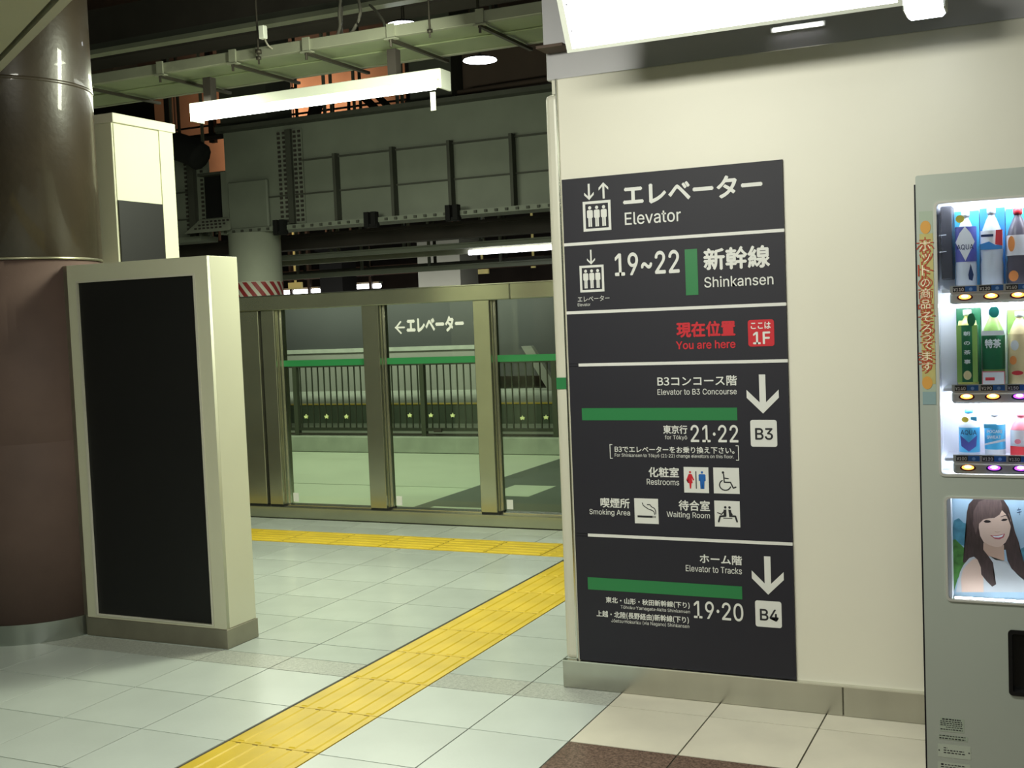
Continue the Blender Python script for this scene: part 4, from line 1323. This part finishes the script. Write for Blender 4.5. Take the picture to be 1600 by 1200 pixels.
pr([[(-0.2968, 0.8302), (-0.2914, 0.8585), (-0.2783, 0.8659), (-0.2655, 0.8524), (-0.2527, 0.8494), (-0.2538, 0.783), (-0.2976, 0.788)]], 'p_hill')
pr([[(-0.3001, 0.6469), (-0.2974, 0.7985), (-0.2892, 0.8024), (-0.2764, 0.789), (-0.2636, 0.7755), (-0.2543, 0.755), (-0.2678, 0.7192), (-0.2848, 0.6831), (-0.2952, 0.6472)]], 'p_leaf')
pr([[(-0.0596, 0.662), (-0.1145, 0.7413), (-0.1108, 0.7827), (-0.0825, 0.7978), (-0.0361, 0.8135), (-0.0381, 0.6633)]], 'p_hill')
pr([[(-0.2559, 0.8842), (-0.25, 0.9088), (-0.2352, 0.9259), (-0.2095, 0.9343), (-0.1777, 0.9351), (-0.1557, 0.9254), (-0.1419, 0.9018), (-0.133, 0.8643), (-0.1257, 0.8302), (-0.1167, 0.8031), (-0.114, 0.7757), (-0.105, 0.7487), (-0.0914, 0.7184), (-0.0809, 0.6916), (-0.0965, 0.6889), (-0.1182, 0.6997), (-0.1367, 0.7228), (-0.1474, 0.7465), (-0.1516, 0.7774), (-0.2089, 0.7746), (-0.2287, 0.7423), (-0.2546, 0.7339), (-0.2692, 0.7332), (-0.2643, 0.772), (-0.2582, 0.8108), (-0.2575, 0.8492)]], 'p_hair')
pr([[(-0.2117, 0.7954), (-0.213, 0.7605), (-0.203, 0.7436), (-0.1776, 0.738), (-0.1553, 0.7461), (-0.1562, 0.791)]], 'p_skin_shade')
pr([[(-0.2904, 0.6433), (-0.2849, 0.6725), (-0.2779, 0.7046), (-0.2677, 0.7262), (-0.2511, 0.7481), (-0.2349, 0.7542), (-0.2092, 0.7572), (-0.1948, 0.7562), (-0.1806, 0.7465), (-0.1585, 0.7442), (-0.149, 0.7447), (-0.1367, 0.7228), (-0.1151, 0.6999), (-0.0935, 0.6839), (-0.0783, 0.6567)]], 'p_cloth')
pr([[(-0.274, 0.6443), (-0.2756, 0.6836), (-0.2696, 0.7121), (-0.258, 0.7285), (-0.2415, 0.7451), (-0.2221, 0.7496), (-0.216, 0.729), (-0.2135, 0.6873), (-0.2135, 0.6481)]], 'p_skin')
pr([[(-0.2218, 0.8645), (-0.2238, 0.8401), (-0.2204, 0.8159), (-0.2111, 0.7971), (-0.1943, 0.7885), (-0.1769, 0.7838), (-0.1641, 0.7865), (-0.1513, 0.7998), (-0.1422, 0.8192), (-0.1374, 0.8435), (-0.1362, 0.8642), (-0.1422, 0.8846), (-0.1561, 0.9013), (-0.1941, 0.9018), (-0.2135, 0.8856)]], 'p_skin')
pr([[(-0.2237, 0.8505), (-0.2322, 0.8189), (-0.2397, 0.8499), (-0.2375, 0.8883), (-0.2226, 0.9166), (-0.1936, 0.9295), (-0.1651, 0.9269), (-0.1597, 0.9116), (-0.1593, 0.8944), (-0.1665, 0.8803), (-0.1803, 0.8702), (-0.1962, 0.8682), (-0.2106, 0.8642)]], 'p_hair_light')
pr([[(-0.1596, 0.915), (-0.1467, 0.8982), (-0.1377, 0.8676), (-0.1335, 0.8368), (-0.1425, 0.864), (-0.1501, 0.8826), (-0.1594, 0.8926)]], 'p_hair')
pr([[(-0.2442, 0.7765), (-0.2279, 0.7912), (-0.2121, 0.7745), (-0.1996, 0.7577), (-0.1865, 0.7375), (-0.1869, 0.7132), (-0.1847, 0.6924), (-0.1792, 0.6736), (-0.1899, 0.666), (-0.2056, 0.6825), (-0.2191, 0.7009), (-0.22, 0.7218), (-0.2286, 0.744), (-0.2413, 0.7556)]], 'p_hair')
pr([[(-0.2107, 0.8587), (-0.2036, 0.8631), (-0.1941, 0.862), (-0.189, 0.8581), (-0.1964, 0.855), (-0.205, 0.8547)], [(-0.1636, 0.8639), (-0.1572, 0.8682), (-0.1496, 0.8692), (-0.1446, 0.8666), (-0.1504, 0.8626), (-0.1583, 0.8613)]], 'p_eye')
pr([[(-0.1641, 0.8742), (-0.1533, 0.8791), (-0.1438, 0.8777), (-0.1439, 0.8763), (-0.1533, 0.877), (-0.1635, 0.8725)]], 'p_hair')
pr([[(-0.1809, 0.8321), (-0.1736, 0.8293), (-0.165, 0.832), (-0.1667, 0.8292), (-0.1737, 0.8269), (-0.18, 0.829)]], 'p_skin_shade')
pr([[(-0.1938, 0.8187), (-0.1795, 0.8187), (-0.1668, 0.8209), (-0.1525, 0.825), (-0.1568, 0.8134), (-0.1686, 0.807), (-0.1812, 0.8085)]], 'p_lip')
pr([[(-0.1884, 0.8172), (-0.1779, 0.8166), (-0.1662, 0.8189), (-0.1566, 0.8224), (-0.1605, 0.8157), (-0.1707, 0.8121), (-0.1812, 0.8127)]], 'd_white')
LAY[0] += 1
text('lettering', 'キ', (-0.1201, -0.1076, 0.8804, 0.902), PY - .00007 * LAY[0], 'd_navy', po)
tube('poster_lamp', [(POR[0] + .02, VY + .035, POR[3] - .002), (POR[1] - .02, VY + .035, POR[3] - .002)], .005, 'poster_tube', vm, 8)
tube('poster_lamp', [(POR[0] + .02, VY + .030, POR[2] + .003), (POR[1] - .02, VY + .030, POR[2] + .003)], .003, 'poster_tube', vm, 8)
box('poster_side', POR[0] + .002, POR[0] + .014, VY + .013, PY - .006, POR[2] + .003, POR[3] - .003, 'vend_inner', po)
box('poster_pane', POR[0], POR[1], VY + .004, VY + .006, POR[2], POR[3], 'vend_glass', vm)

# ---- delivery slot, stickers
plate('slot_frame', rrect(SLT[0] - .003, SLT[1] + .003, SLT[2] - .003, SLT[3] + .003, .011), [rrect(SLT[0] + .008, SLT[1] - .008, SLT[2] + .008, SLT[3] - .008, .006)], VY - .006, VY + .02, 'black_plastic', vm)
box('slot_flap', SLT[0] + .004, SLT[1] - .004, VY + .02, VY + .026, SLT[2] + .004, SLT[3] - .004, 'black_plastic', vm)
mat('sticker_pale', '#a7b3a4', .4)
mat('sticker_white', '#b9c2b4', .4)


def sticker(b, m, lines, screws=False):
    x0, x1, z0, z1 = b
    o = flat('sticker', [rrect(x0, x1, z0, z1, .002)], VY - .0006, m, vm)
    ps = []
    for (v, u0, u1, hh) in lines:
        u = u0
        while u < u1:
            wd_ = random.uniform(.05, .11)
            ps.append(rect(x0 + (x1 - x0) * u, x0 + (x1 - x0) * min(u + wd_, u1), z1 - (z1 - z0) * (v + hh), z1 - (z1 - z0) * v))
            u += wd_ + .03
    flat('fine_print', ps, VY - .0010, 'print_dark', o)
    if screws:
        for u in (.04, .95):
            flat('screw', [disc(x0 + (x1 - x0) * u, (z0 + z1) / 2, .0022, n=8)], VY - .0010, 'print_dark', o)


sticker((-0.3355, -0.2681, 0.2438, 0.2848), 'sticker_pale', [(.05, .1, .85, .09), (.22, .02, .92, .06), (.36, .02, .92, .06), (.50, .02, .92, .05), (.64, .25, .92, .05), (.80, .02, .92, .06)])
sticker((-0.3395, -0.2594, 0.2192, 0.2335), 'sticker_pale', [(.10, .02, .92, .16), (.60, .02, .92, .2)])
sticker((-0.3427, -0.252, 0.1659, 0.206), 'sticker_white', [(.25, .18, .30, .06), (.42, .18, .80, .07), (.60, .18, .84, .07)], True)
sticker((-0.3437, -0.2534, 0.1276, 0.1515), 'sticker_white', [(.18, .10, .18, .22), (.25, .22, .85, .10), (.55, .1, .85, .1)])
